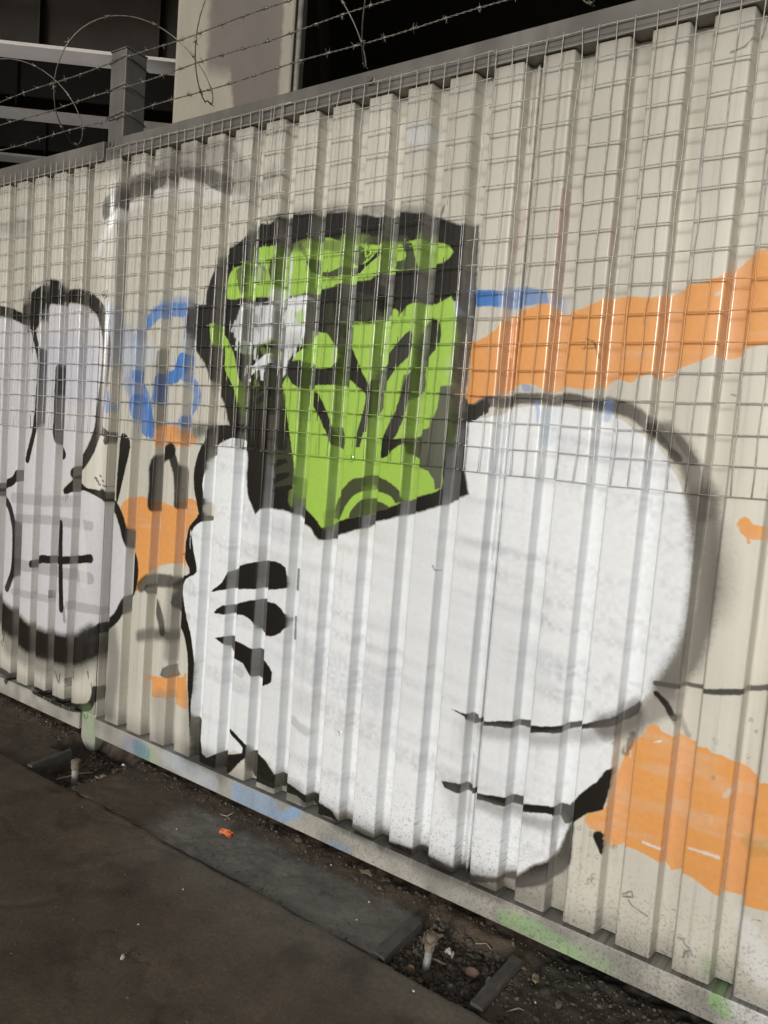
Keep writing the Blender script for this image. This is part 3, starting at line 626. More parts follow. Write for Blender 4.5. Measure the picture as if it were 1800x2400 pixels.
# ------------------------------------------------------------------ materials
class NT:
    def __init__(s, name):
        s.m = bpy.data.materials.new(name); s.m.use_nodes = True
        s.t = s.m.node_tree; s.b = s.t.nodes['Principled BSDF']
    def n(s, kind, **kw):
        nd = s.t.nodes.new(kind)
        for k, v in kw.items():
            if k.startswith('_'): nd.inputs[k[1:].replace('_', ' ')].default_value = v
            else: setattr(nd, k, v)
        return nd
    def l(s, a, b): s.t.links.new(a, b)
    def set(s, **kw):
        for k, v in kw.items(): s.b.inputs[k.replace('_', ' ')].default_value = v
    def noise(s, scale, detail=4, rough=.55, vec=None):
        nd = s.n('ShaderNodeTexNoise'); nd.inputs['Scale'].default_value = scale; nd.inputs['Detail'].default_value = detail; nd.inputs['Roughness'].default_value = rough
        if vec is not None: s.l(vec, nd.inputs['Vector'])
        return nd.outputs['Fac']
    def ramp(s, fac, stops):
        r = s.n('ShaderNodeValToRGB'); s.l(fac, r.inputs[0]); e = r.color_ramp.elements
        while len(e) < len(stops): e.new(.5)
        for el, (p, c) in zip(e, stops): el.position = p; el.color = (*c, 1) if len(c) == 3 else c
        return r.outputs[0]
    def mix(s, fac, a, b, mode='MIX'):
        m = s.n('ShaderNodeMix', data_type='RGBA', blend_type=mode)
        for v, i in ((fac, 0), (a, 6), (b, 7)):
            if hasattr(v, 'node'): s.l(v, m.inputs[i])
            else: m.inputs[i].default_value = v if i == 0 else (*v, 1)
        return m.outputs[2]
    def math(s, op, a, b=0.0, clamp=False):
        m = s.n('ShaderNodeMath', operation=op, use_clamp=clamp)
        for v, i in ((a, 0), (b, 1)):
            if hasattr(v, 'node'): s.l(v, m.inputs[i])
            else: m.inputs[i].default_value = v
        return m.outputs[0]
    def bump(s, h, strength, dist):
        b = s.n('ShaderNodeBump'); b.inputs['Strength'].default_value = strength; b.inputs['Distance'].default_value = dist
        s.l(h, b.inputs['Height']); s.l(b.outputs[0], s.b.inputs['Normal']); return b
    def coord(s, which='Object'): return s.n('ShaderNodeTexCoord').outputs[which]
    def stretch(s, vec, sc):
        m = s.n('ShaderNodeMapping'); m.inputs['Scale'].default_value = sc; s.l(vec, m.inputs['Vector']); return m.outputs[0]

def mat_fence():
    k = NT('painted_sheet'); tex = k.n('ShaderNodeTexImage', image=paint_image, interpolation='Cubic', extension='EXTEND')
    co = k.coord()
    fine = k.noise(90, 3, .6, co); blot = k.noise(7, 4, .6, co)
    wear = k.math('ADD', k.math('MULTIPLY', fine, .16), .92)
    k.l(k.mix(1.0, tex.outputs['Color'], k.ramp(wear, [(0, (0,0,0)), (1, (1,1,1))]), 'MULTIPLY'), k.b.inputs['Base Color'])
    r = k.math('SUBTRACT', .44, k.math('MULTIPLY', tex.outputs['Alpha'], .23))
    k.l(k.math('ADD', r, k.math('MULTIPLY', k.math('SUBTRACT', blot, .5), .25)), k.b.inputs['Roughness'])
    h = k.math('ADD', k.math('MULTIPLY', k.noise(160, 2, .5, co), .12), k.math('MULTIPLY', k.noise(14, 2, .5, k.stretch(co, (1, 1, .35))), 1.6))
    k.bump(h, .35, .004)
    k.l(k.math('MULTIPLY', tex.outputs['Alpha'], .30), k.b.inputs['Coat Weight']); k.set(Coat_Roughness=.13)
    k.l(k.math('SUBTRACT', .55, k.math('MULTIPLY', tex.outputs['Alpha'], .18)), k.b.inputs['Specular IOR Level'])
    return k.m

def mat_mesh():
    k = NT('mesh_wire'); tex = k.n('ShaderNodeTexImage', image=paint_image, interpolation='Linear', extension='EXTEND')
    galv = k.ramp(k.noise(60, 3, .6, k.coord()), [(.3, (.32,.305,.27)), (.7, (.55,.53,.48))])
    k.l(k.mix(k.math('MULTIPLY', tex.outputs['Alpha'], .92), galv, tex.outputs['Color']), k.b.inputs['Base Color'])
    k.set(Roughness=.38, Metallic=0.15)
    return k.m

def mat_simple(name, c0, c1, scale=12, rough=.7, bump=.2, metallic=0.0, dist=.003, stretch=None):
    k = NT(name); co = k.coord()
    v = k.stretch(co, stretch) if stretch else co
    nf = k.noise(scale, 6, .62, v)
    k.l(k.ramp(nf, [(.28, c0), (.72, c1)]), k.b.inputs['Base Color'])
    k.set(Roughness=rough, Metallic=metallic)
    k.bump(k.noise(scale * 6, 4, .6, v), bump, dist)
    return k.m

M_FENCE = mat_fence()
M_MESH = mat_mesh()
M_WIRE = mat_simple('barbed_wire_steel', (.10,.09,.075), (.30,.28,.24), 40, .5, .1, .4)
M_STEEL = mat_simple('galvanised_steel', (.13,.125,.11), (.29,.28,.25), 9, .5, .25, .2)
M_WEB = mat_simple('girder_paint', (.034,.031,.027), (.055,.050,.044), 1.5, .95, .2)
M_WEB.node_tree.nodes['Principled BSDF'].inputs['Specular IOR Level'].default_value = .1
M_FLANGE = mat_simple('girder_flange_lit_tone', (.44,.42,.39), (.62,.60,.57), 1.2, .7, .2)  # paler than the web: light from below is put into this colour
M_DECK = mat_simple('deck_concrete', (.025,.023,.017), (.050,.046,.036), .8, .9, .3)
M_TIMBER = mat_simple('weathered_timber', (.050,.046,.042), (.105,.098,.090), 14, .8, .4, 0, .003, (8, 1, 8))
M_PIPE = mat_simple('old_plastic_pipe', (.17,.175,.17), (.36,.365,.35), 25, .5, .2)
M_RUST = mat_simple('dirty_fitting', (.10,.080,.055), (.26,.22,.165), 45, .8, .5)
M_BRICK = mat_simple('old_brick', (.15,.085,.065), (.29,.19,.16), 50, .9, .5)
M_BRICK_TAN = mat_simple('tan_brick', (.16,.105,.06), (.32,.22,.14), 40, .9, .5)
M_GREYSTONE = mat_simple('grey_stone', (.12,.125,.12), (.26,.265,.25), 50, .8, .5)
M_PALE = mat_simple('pale_stone', (.40,.38,.34), (.72,.70,.64), 60, .7, .3)
M_DARKSTONE = mat_simple('dark_gravel', (.030,.025,.020), (.14,.12,.095), 60, .85, .5)
M_LITTER = mat_simple('orange_litter', (.42,.085,.02), (.75,.20,.055), 30, .5, .4)
M_TWIG = mat_simple('dry_twig', (.20,.16,.11), (.42,.36,.27), 40, .8, .3)
M_BACK = mat_simple('bare_yard', (.10,.095,.085), (.18,.17,.15), .6, .95, .4)

def mat_glass():
    k = NT('bottle_glass'); k.set(Base_Color=(.42,.46,.43,1), Roughness=.06, Specular_IOR_Level=.8, Transmission_Weight=.5)
    k.bump(k.noise(30, 2, .5, k.coord()), .2, .002); return k.m
M_GLASS = mat_glass()

def mat_pier():
    k = NT('pier_concrete'); co = k.coord()
    sep = k.n('ShaderNodeSeparateXYZ'); k.l(co, sep.inputs[0])
    nz = k.math('MULTIPLY', k.math('SUBTRACT', k.noise(14, 3, .5, co), .5), .035)
    x = k.math('ADD', sep.outputs[0], nz); z = k.math('ADD', sep.outputs[2], nz)
    pale = k.ramp(k.noise(3.5, 6, .6, k.stretch(co, (1.6, 1, .5))), [(.25, (.26,.24,.195)), (.75, (.35,.325,.265))])
    grey = k.ramp(k.noise(2.2, 6, .6, k.stretch(co, (1, 1, .6))), [(.25, (.112,.099,.088)), (.75, (.165,.147,.132))])
    # painted-over patch: a rounded rectangle on the front face (x about the pier's middle, z above the ground)
    inx = k.math('MULTIPLY', k.math('MULTIPLY', k.math('SUBTRACT', x, -.2335), 22, True), k.math('MULTIPLY', k.math('SUBTRACT', .372, x), 40, True), True)
    low = k.math('SUBTRACT', 4.13, k.math('MULTIPLY', k.math('MULTIPLY', k.math('ADD', x, .03), 9, True), .55))
    inz = k.math('MULTIPLY', k.math('SUBTRACT', z, low), 8, True)
    k.l(k.mix(k.math('MULTIPLY', k.math('MULTIPLY', inx, inz), .95), pale, grey), k.b.inputs['Base Color'])
    k.set(Roughness=.85); k.bump(k.noise(30, 5, .6, co), .3, .006)
    return k.m
M_PIER = mat_pier()

def mat_ground(name):
    """colour comes from the ground's own mottling (attribute 'tone'), grain from noise"""
    k = NT(name); co = k.coord()
    at = k.n('ShaderNodeAttribute', attribute_name='tone')
    g = k.noise(70, 6, .7, co); g2 = k.noise(9, 5, .6, co); g3 = k.noise(260, 2, .6, co)
    f = k.math('ADD', k.math('ADD', k.math('MULTIPLY', g, .7), k.math('MULTIPLY', g2, .8)), k.math('MULTIPLY', g3, .35))
    c = k.mix(1.0, at.outputs['Color'], k.ramp(k.math('SUBTRACT', f, .42), [(0.05, (.25,.24,.23)), (.55, (.9,.9,.9)), (1, (1.7,1.66,1.6))]), 'MULTIPLY')
    sp = k.ramp(k.noise(150, 2, .5, co), [(.66, (0,0,0)), (.74, (1,1,1))]); dk = k.ramp(k.noise(34, 3, .6, co), [(.24, (1,1,1)), (.33, (0,0,0))])
    c = k.mix(k.math('MULTIPLY', sp, .40), c, (.20,.185,.16)); c = k.mix(k.math('MULTIPLY', dk, .5), c, (.02,.016,.012))
    k.l(c, k.b.inputs['Base Color'])
    k.l(k.math('ADD', .45, k.math('MULTIPLY', g2, .5)), k.b.inputs['Roughness'])
    k.set(Specular_IOR_Level=.35)
    h = k.math('ADD', k.math('MULTIPLY', g, .6), k.math('MULTIPLY', g3, .3))
    k.bump(h, .6, .006)
    return k.m
M_GROUND = mat_ground('street_ground')

# ------------------------------------------------------------------ ground
def field(name, x0, x1, y0, y1, step, hfun, tfun, edge=None, mat=M_GROUND):
    """a height field with a skirt; hfun and tfun take arrays of x and y"""
    nx, ny = int((x1 - x0) / step) + 1, int((y1 - y0) / step) + 1
    X, Y = np.meshgrid(np.linspace(x0, x1, nx), np.linspace(y0, y1, ny))
    if edge is not None: X, Y = edge(X, Y)
    Z = hfun(X, Y)
    co = np.stack([X, Y, Z], -1).reshape(-1, 3)
    i = np.arange(nx * ny).reshape(ny, nx)
    q = np.stack([i[:-1, :-1], i[:-1, 1:], i[1:, 1:], i[1:, :-1]], -1).reshape(-1, 4)
    ring = np.concatenate([i[0, :], i[1:, -1], i[-1, -2::-1], i[-2:0:-1, 0]])
    sk = co[ring].copy(); sk[:, 2] = -.16
    n = len(co); m = len(ring); j = np.arange(m); jn = (j + 1) % m
    q2 = np.stack([ring[j], n + j, n + jn, ring[jn]], -1)
    allco = np.concatenate([co, sk]); faces = np.concatenate([q, q2])
    me = bpy.data.meshes.new(name)
    me.vertices.add(len(allco)); me.vertices.foreach_set('co', allco.ravel().astype(np.float32))
    me.loops.add(faces.size); me.loops.foreach_set('vertex_index', faces.ravel().astype(np.int32))
    me.polygons.add(len(faces)); me.polygons.foreach_set('loop_start', np.arange(0, faces.size, 4, dtype=np.int32))
    me.update(calc_edges=True)
    T = np.concatenate([tfun(X, Y).reshape(-1, 3), tfun(sk[:, 0], sk[:, 1]).reshape(-1, 3)])
    a = me.color_attributes.new('tone', 'FLOAT_COLOR', 'POINT')
    a.data.foreach_set('color', np.concatenate([T, np.ones((len(T), 1))], 1).ravel().astype(np.float32))
    o = link(name, me, mat, None, True)
    return tag(o, kind='structure')

GRID = {}
def nz(X, Y, s, seed):
    """value noise at world positions, cell size s"""
    if seed not in GRID: GRID[seed] = np.random.default_rng(seed).random((512, 512))
    g = GRID[seed]
    x = X / s + 200; y = Y / s + 200; xi = np.floor(x).astype(int); yi = np.floor(y).astype(int); fx = x - xi; fy = y - yi
    fx = fx * fx * (3 - 2 * fx); fy = fy * fy * (3 - 2 * fy); xi %= 511; yi %= 511
    return (g[yi, xi] * (1 - fx) + g[yi, xi + 1] * fx) * (1 - fy) + (g[yi + 1, xi] * (1 - fx) + g[yi + 1, xi + 1] * fx) * fy

def fbm(X, Y, s, seed, o=4):
    return sum(nz(X, Y, s / 2 ** i, seed + i) * .5 ** i for i in range(o)) / sum(.5 ** i for i in range(o))

def sm(a, b, x):
    t = np.clip((x - a) / (b - a), 0, 1); return t * t * (3 - 2 * t)

EDGE = -0.335
def path_h(X, Y):
    h = (fbm(X, Y, .5, 11) - .5) * .012 + (fbm(X, Y, .06, 15) - .5) * .004
    lip = sm(-.012, .0, Y - EDGE)
    h = h - lip * .012 * (1 - sm(-2.6, -2.45, X) * (1 - sm(-2.1, -1.9, X)))
    crack = np.abs(fbm(X, Y * 1.4, .7, 51) - .5)
    return h - .003 * (crack < .006)
def path_t(X, Y):
    b = np.array((.122,.094,.068)); d = np.array((.080,.059,.041)); g = np.array((.150,.130,.102))
    f = fbm(X, Y, .35, 21)[..., None]; e = sm(-.30, -.02, Y - EDGE)[..., None] * sm(-2.2, -1.9, X)[..., None] * (.4 + .9 * fbm(X, Y, .15, 29)[..., None])
    c = d + (b - d) * np.clip((f - .25) * 2, 0, 1); c = c + (g - c) * np.clip(e, 0, 1)
    st = np.clip((fbm(X, Y, .12, 33) - .58) * 6, 0, 1)[..., None]
    return c * (1 - .35 * st)
def path_edge(X, Y):
    w = sm(-.1, 0, Y - EDGE) * ((nz(X, X * 0, .09, 41) - .5) * .014 + (nz(X, X * 0, .02, 42) - .5) * .006)
    return X, Y + w
field('footpath', -4.6, .5, -2.2, EDGE, .012, path_h, path_t, path_edge)

def pit(X, Y):
    j = (nz(X, Y, .03, 61) - .5) * .02
    a = sm(-1.065, -1.05, X + j) * (1 - sm(-.77, -.755, X + j)) * (1 - sm(-.09, -.03, Y + j))
    b = sm(-2.83, -2.77, X + j) * (1 - sm(-2.62, -2.50, X + j)) * (1 - sm(.02, .06, Y + j))
    c = sm(-2.95, -2.9, X + j) * (1 - sm(-2.62, -2.5, X + j)) * sm(-.16, -.1, Y + j) * (1 - sm(.02, .06, Y + j))
    return a, np.maximum(b, c)
def verge_h(X, Y):
    a, b = pit(X, Y)
    base = -.010 + (fbm(X, Y, .3, 71) - .5) * .012 + (fbm(X, Y, .035, 75) - .5) * .008
    near = sm(-.10, -.01, Y)
    base = base + near * .004 + near * (fbm(X, Y, .05, 79) - .5) * .014
    base = base + .0085 * sm(-2.6, -2.4, X) * (1 - sm(-2.15, -1.9, X)) * (1 - near)
    h = base - a * (.016 + .020 * sm(-1.02, -.92, X) + .012 * fbm(X, Y, .06, 83)) - b * (.042 + .012 * fbm(X, Y, .06, 85))
    h = h + a * (fbm(X, Y, .02, 87) - .5) * .016 - sm(-.76, -.70, X) * .012 + sm(-.76, -.7, X) * (fbm(X, Y, .03, 91) - .5) * .018
    return h
def verge_t(X, Y):
    a, b = pit(X, Y)
    j = (fbm(X, Y, .12, 95) - .5) * .10
    dirt = np.array((.105,.078,.056)); asph = np.array((.165,.157,.138)); brown = np.array((.088,.069,.052)); dark = np.array((.046,.034,.024))
    f = fbm(X, Y, .1, 99)[..., None]
    c = brown * (.7 + .6 * f)
    patch = (sm(-2.12, -2.0, X + j) * (1 - sm(-1.06, -1.0, X)) * (1 - sm(-.10, -.055, Y + j * .6)))[..., None]
    c = c * (1 - patch) + asph * (.75 + .5 * f) * patch
    fd = (sm(-.11, -.06, Y + j * .6))[..., None]
    c = c * (1 - fd) + dirt * (.6 + .8 * f) * fd
    r = sm(-.77, -.7, X)[..., None]
    c = c * (1 - r) + np.array((.066,.058,.047)) * (.6 + .8 * f) * r
    p = np.maximum(a, b)[..., None]
    return c * (1 - p) + dark * (.6 + 1.0 * f) * p
field('roadside_dirt', -4.6, .5, EDGE + .004, .16, .006, verge_h, verge_t)

def flat_t(X, Y): return np.full(np.shape(X) + (3,), 1.0) * np.array((.050,.042,.033))
g = MB(); g.box(-90, 90, -90, 90, -.5, -.162)
go = g.build('ground', M_BACK); tag(go, kind='structure')
for nm, (x0, x1, y0, y1) in (('pavement', (-40, -4.604, -12, EDGE)), ('pavement', (.504, 30, -12, EDGE)), ('pavement', (-4.6, .5, -12, -2.204))):
    p = MB(); p.box(x0, x1, y0, y1, -.16, -.002); po = p.build(nm, M_BACK); tag(po, kind='structure')
y = MB(); y.box(-40, 30, .164, 60, -.16, -.03); yo = y.build('yard', M_BACK); tag(yo, kind='structure')
for x0, x1 in ((-40, -4.604), (.504, 30)):
    p = MB(); p.box(x0, x1, EDGE + .004, .16, -.16, -.02); tag(p.build('verge', M_BACK), kind='structure')

# ------------------------------------------------------------------ bridge behind the fence
GD = Vector((.780, .626, 0)); GN = Vector((-.626, .780, 0))
def beam(mb, off, s0, s1, half, z0, z1):
    c = GN * off
    ps = []
    for s, w in ((s0, -half), (s1, -half), (s1, half), (s0, half)):
        p = c + GD * s + GN * w; ps.append((p.x, p.y))
    mb.add([(x, y_, z0) for x, y_ in ps] + [(x, y_, z1) for x, y_ in ps], [(0,3,2,1),(4,5,6,7),(0,1,5,4),(1,2,6,5),(2,3,7,6),(3,0,4,7)])
where = ['nearest the fence, first from the front', 'second row back from the fence', 'third row back from the fence', 'fourth row back, low behind the fence top', 'fifth row back, deep in the shadow', 'last row back in the dark']
for i in range(6):
    off = 9.0 + 2.12 * i
    e = empty('bridge_girder', GN * off + Vector((0, 0, 6)), f'dark steel bridge girder with bottom flange coloured pale as if lit, {where[i]}', 'girder', 'girders under the bridge deck')
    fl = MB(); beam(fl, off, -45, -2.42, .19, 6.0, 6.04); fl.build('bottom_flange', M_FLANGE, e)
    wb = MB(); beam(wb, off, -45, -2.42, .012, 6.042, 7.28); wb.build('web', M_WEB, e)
    s = -30.5 + (.35 * (i % 2))
    first = None
    while s < -2.8:
        if first is None:
            st = MB()
            c = GN * off + GD * s
            for sg in (-1, 1):
                ps = []
                for ds, w in ((-.01, .016), (.01, .016), (.01, .15), (-.01, .15)):
                    p = c + GD * ds + GN * (w * sg); ps.append((p.x, p.y))
                if sg < 0: ps = ps[::-1]
                st.add([(x, y_, 6.043) for x, y_ in ps] + [(x, y_, 7.27) for x, y_ in ps], [(0,3,2,1),(4,5,6,7),(0,1,5,4),(1,2,6,5),(2,3,7,6),(3,0,4,7)])
            first = st.build('stiffener', M_WEB, e); s0 = s
        else:
            k = first.copy(); COL.objects.link(k); k.location = first.location + GD * (s - s0)
        s += 1.48
cb = MB()
ps = []
for s_, o_ in ((-2.40, 5.9), (-1.75, 5.9), (-1.75, 30.0), (-2.40, 30.0)):
    c = GN * o_ + GD * s_; ps.append((c.x, c.y))
cb.add([(x, y_, 5.75) for x, y_ in ps] + [(x, y_, 7.28) for x, y_ in ps], [(0,3,2,1),(4,5,6,7),(0,1,5,4),(1,2,6,5),(2,3,7,6),(3,0,4,7)])
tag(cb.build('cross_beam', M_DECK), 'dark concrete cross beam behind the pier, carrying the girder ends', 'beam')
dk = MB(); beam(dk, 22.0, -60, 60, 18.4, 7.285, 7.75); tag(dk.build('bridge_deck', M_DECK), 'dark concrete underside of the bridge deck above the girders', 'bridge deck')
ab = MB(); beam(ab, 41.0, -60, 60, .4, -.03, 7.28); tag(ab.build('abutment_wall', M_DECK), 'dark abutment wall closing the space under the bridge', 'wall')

PC = GN * 4.8 + GD * -2.2565
pm = MB(); pm.box(-.4535, .4535, 0, 1.2, 0, 7.3)
pier = pm.build('bridge_pier', M_PIER, None, False, False, .02)
pier.location = (PC.x, PC.y, -.02); pier.rotation_euler = (0, 0, math.atan2(GD.y, GD.x))
tag(pier, 'pale concrete bridge pier with a grey painted over patch', 'pier')
pc = GN * 4.86 + GD * -1.772
pipe = empty('drain_pipe', (pc.x, pc.y, 0), 'grey vertical drain pipe beside the right edge of the pier', 'pipe')
dp = MB(); dp.tube([(pc.x, pc.y, -.02), (pc.x, pc.y, 7.2)], .026, 12); dp.build('pipe_run', M_STEEL, pipe, True)
for z in (1.6, 3.2, 5.2):
    b = MB(); b.tube([(pc.x, pc.y, z), (pc.x, pc.y, z + .05)], .032, 12); b.build('bracket', M_STEEL, pipe)

# added lamp, unseen behind the fence, with a made-up stand; brightens the girder undersides
fx, fy = -8.9, 1.9
fl = empty('added_lamp', (fx, fy, 0), 'added spot lamp on a short stand, unseen behind the fence, facing up at the girders', 'added_lamp')
b = MB(); b.box(fx-.2, fx+.2, fy-.2, fy+.2, -.03, .03); b.box(fx-.03, fx+.03, fy-.03, fy+.03, .03, .42); b.build('stand', M_STEEL, fl)
b = MB(); b.box(fx-.25, fx+.25, fy-.25, fy+.25, .42, .5); b.build('housing', M_STEEL, fl)
al = bpy.data.lights.new('added_lamp_spot', 'SPOT'); al.energy = 560; al.spot_size = R(56); al.spot_blend = .6; al.shadow_soft_size = .15; al.color = (1, .95, .93)
ao = bpy.data.objects.new('added_lamp_spot', al); COL.objects.link(ao); ao.parent = fl; ao.location = (0, 0, .62)
ao.rotation_euler = Vector((-2.2, 2.6, 5.4)).to_track_quat('-Z', 'Y').to_euler()

# ------------------------------------------------------------------ fence
fence = empty('corrugated_fence', (-2.0, 0, 0), 'long corrugated steel fence covered in green, white, orange and black graffiti', 'fence')
DEP, SL, RR = .045, .006, .0075
ZB, ZT = .106, 2.468

def profile(crests, xa, xb, start_crest=False, end_crest=False, lip=False):
    """outline of the ribs seen from above: crest at y 0, valley at y DEP, corners rounded"""
    pts = []
    if not start_crest: pts.append((xa, DEP))
    for i, (a, b) in enumerate(crests):
        if not (i == 0 and start_crest): pts += [(a - SL, DEP), (a, 0)]
        else: pts.append((a, 0))
        if not (i == len(crests) - 1 and end_crest): pts += [(b, 0), (b + SL, DEP)]
        else: pts.append((b, 0))
    if not end_crest: pts.append((xb, DEP))
    if lip: pts += [(xb + .002, DEP - .012), (xb + .010, DEP - .012), (xb + .012, DEP - .001)]
    out = [pts[0]]
    for p0, p, p1 in zip(pts, pts[1:], pts[2:]):
        a = Vector((p0[0]-p[0], p0[1]-p[1])); b = Vector((p1[0]-p[0], p1[1]-p[1]))
        r = min(RR, a.length * .45, b.length * .45); a.normalize(); b.normalize(); p = Vector(p)
        A, B = p + a * r, p + b * r
        for t in (0, .25, .5, .75, 1): out.append(tuple(A * (1-t)**2 + p * 2*t*(1-t) + B * t*t))
    out.append(pts[-1])
    return out

def sheet(prof, seed, label):
    r = random.Random(seed); nz_ = 26; vs = []; n = len(prof)
    ph = [r.uniform(0, 6) for _ in range(4)]
    for j in range(nz_ + 1):
        z = ZB + (ZT - ZB) * j / nz_
        for x, y_ in prof:
            w = .0016 * math.sin(z * 2.1 + ph[0] + x * 3) + .0010 * math.sin(z * 5.3 + x * 9 + ph[1])
            vs.append((x + .0012 * math.sin(z * 3.1 + ph[2]), y_ + w * (1 if 0 < j < nz_ else .3), z))
    fs = [(j*n+i, j*n+i+1, (j+1)*n+i+1, (j+1)*n+i) for j in range(nz_) for i in range(n-1)]
    m = MB(); m.add(vs, fs)
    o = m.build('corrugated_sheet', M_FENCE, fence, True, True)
    so = o.modifiers.new('thickness', 'SOLIDIFY'); so.thickness = .0012; so.offset = -1
    o['label'] = label
    return o
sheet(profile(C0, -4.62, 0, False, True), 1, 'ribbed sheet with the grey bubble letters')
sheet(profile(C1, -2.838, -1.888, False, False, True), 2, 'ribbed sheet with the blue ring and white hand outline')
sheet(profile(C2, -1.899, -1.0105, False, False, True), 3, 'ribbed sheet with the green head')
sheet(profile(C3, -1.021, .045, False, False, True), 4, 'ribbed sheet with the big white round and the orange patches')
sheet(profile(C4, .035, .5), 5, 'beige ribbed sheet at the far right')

def rail(name, x0, x1, y0, y1, z0, z1):
    m = MB(); n = max(2, int((x1 - x0) / .3)); 
    for i in range(1): m.box(x0, x1, y0, y1, z0, z1)
    return m.build(name, M_FENCE, fence, False, True, .003)
for x0, x1 in ((-4.62, -2.945), (-2.838, .5)):
    rail('top_rail', x0, x1, -.010, .062, 2.472, 2.549)
    rail('rail_lip', x0, x1, -.014, -.0105, 2.470, 2.481)
    rail('bottom_rail', x0, x1, -.006, .060, .018, .0955)
pm = MB(); pm.box(-2.942, -2.8405, .004, .105, -.13, 2.905)
post = pm.build('post', M_FENCE, fence, False, True, .004)
pl = MB(); pl.box(-2.9445, -2.838, .002, .107, 2.906, 2.910); pl.build('post_cap', M_FENCE, fence, False, True)
def screw(x, z, y_=0.0, r=.017):
    m = MB(); n = 16
    def ring(rad, yy): return [(x + rad*math.cos(2*math.pi*k/n), yy, z + rad*math.sin(2*math.pi*k/n)) for k in range(n)]
    vs = ring(r, y_) + ring(r, y_-.003) + ring(r*.8, y_-.0045) + ring(r*.5, y_-.0045) + ring(r*.46, y_-.011) + ring(r*.2, y_-.0115) + ring(r*.15, y_-.009)
    fs = [(i*n+k, i*n+(k+1) % n, (i+1)*n+(k+1) % n, (i+1)*n+k) for i in range(6) for k in range(n)] + [tuple(6*n+k for k in range(n))]
    fs = [f[::-1] for f in fs]
    m.add(vs, fs); return m.build('washer_screw', M_FENCE, fence, False, True)
for x, z, y_ in [(-1.558, 2.518, -.010), (-1.530, 1.988, -.0005), (-1.540, 1.332, -.0005), (-1.501, .411, -.0005), (-2.915, 2.535, .003), (-2.903, 1.923, -.0005), (-2.915, .088, .003)]:
    screw(x, z, y_)

# ------------------------------------------------------------------ welded wire mesh fixed over the upper half of the fence
def mesh_panel(name, x0, x1, ztop, zbot, seed, gap, label, ends=.012):
    r = random.Random(seed); m = MB()
    nv = int((x1 - x0) / .0488); nh = int((ztop - zbot) / .0735)
    def yoff(x, z):
        return -gap - .006 * (z - zbot) - .004 * math.sin(x * 4.1 + seed) * math.sin(z * 3 + seed) 
    for i in range(nv + 1):
        x = x0 + .0488 * i; ph = r.uniform(0, 6); am = r.uniform(.0008, .0028); pts = []
        sk = r.gauss(0, .002)
        for j in range(25):
            z = zbot + (ztop - zbot) * j / 24
            bend = am * math.sin(z * 9 + ph) + .0012 * math.sin(z * 31 + ph * 2)
            if r.random() < .03: bend += r.uniform(-.006, .006)
            zz_ = z + (0 if 0 < j < 24 else (-ends if j == 0 else ends) * r.uniform(.0, .25) * (j > 0))
            pts.append((x + bend + sk, yoff(x, z) - .0022, zz_))
        m.tube(pts, .0016, 4)
    for k in range(nh + 1):
        z = zbot + .0735 * k; pts = []; n = int((x1 - x0) / .0488) * 2; ph = r.uniform(0, 6)
        for j in range(n + 1):
            x = x0 - ends + (x1 - x0 + 2 * ends) * j / n
            pts.append((x, yoff(x, z) + .0004, z + .0016 * math.sin(x * 7 + ph) + .0009 * math.sin(x * 23 + ph)))
        m.tube(pts, .0016, 4)
    o = m.build(name, M_MESH, None, True, True)
    return tag(o, label, 'wire mesh', 'wire mesh screens on the fence')
mesh_panel('wire_mesh_panel', -4.58, -2.93, 2.506, 1.336, 1, .0125, 'wire mesh screen over the grey bubble letters, left of the post')
mesh_panel('wire_mesh_panel', -2.905, -1.90, 2.507, 1.330, 2, .0135, 'wire mesh screen just right of the post, over the blue letters')
mesh_panel('wire_mesh_panel', -2.012, -1.128, 2.503, 1.327, 3, .0170, 'wire mesh screen over the green painted head')
mesh_panel('wire_mesh_panel', -1.108, .48, 2.503, 1.3225, 4, .0150, 'wire mesh screen at the right, over the upper orange band')

# ------------------------------------------------------------------ barbed wire above the fence
def strand(z, seed, label):
    r = random.Random(seed); m = MB(); x0, x1 = -4.6, .5
    def line(x): return (x, .0 + .006 * math.sin(x * 2 + seed), z + .006 * math.sin(x * 1.7 + seed) + .003 * math.sin(x * 9 + seed * 2))
    n = 340
    for a in (0, math.pi):
        pts = []
        for i in range(n + 1):
            x = x0 + (x1 - x0) * i / n; b = line(x); t = x * 2 * math.pi / .045 + a
            pts.append((x, b[1] + .0020 * math.cos(t), b[2] + .0020 * math.sin(t)))
        m.tube(pts, .0015, 4)
    x = x0 + r.uniform(0, .1)
    while x < x1:
        b = Vector(line(x))
        m.tube([b + Vector((-.008, 0, 0)), b + Vector((.008, 0, 0))], .0042, 5)
        for k in range(4):
            a = r.uniform(0, 6.28); d = Vector((r.uniform(-.5, .5), math.cos(a), math.sin(a))).normalized()
            o = Vector((r.uniform(-.007, .007), 0, 0))
            m.tube([b + o, b + o + d * .016], [.0016, .0006], 4)
        x += .112 + r.uniform(-.008, .008)
    return tag(m.build('barbed_wire', M_WIRE, None, True), label, 'barbed wire', 'barbed wire strands above the fence')
strand(2.862, 1, 'top strand of barbed wire strung above the fence rail')
strand(2.752, 2, 'middle strand of barbed wire strung above the fence rail')
strand(2.643, 3, 'bottom strand of barbed wire, closest above the fence rail')

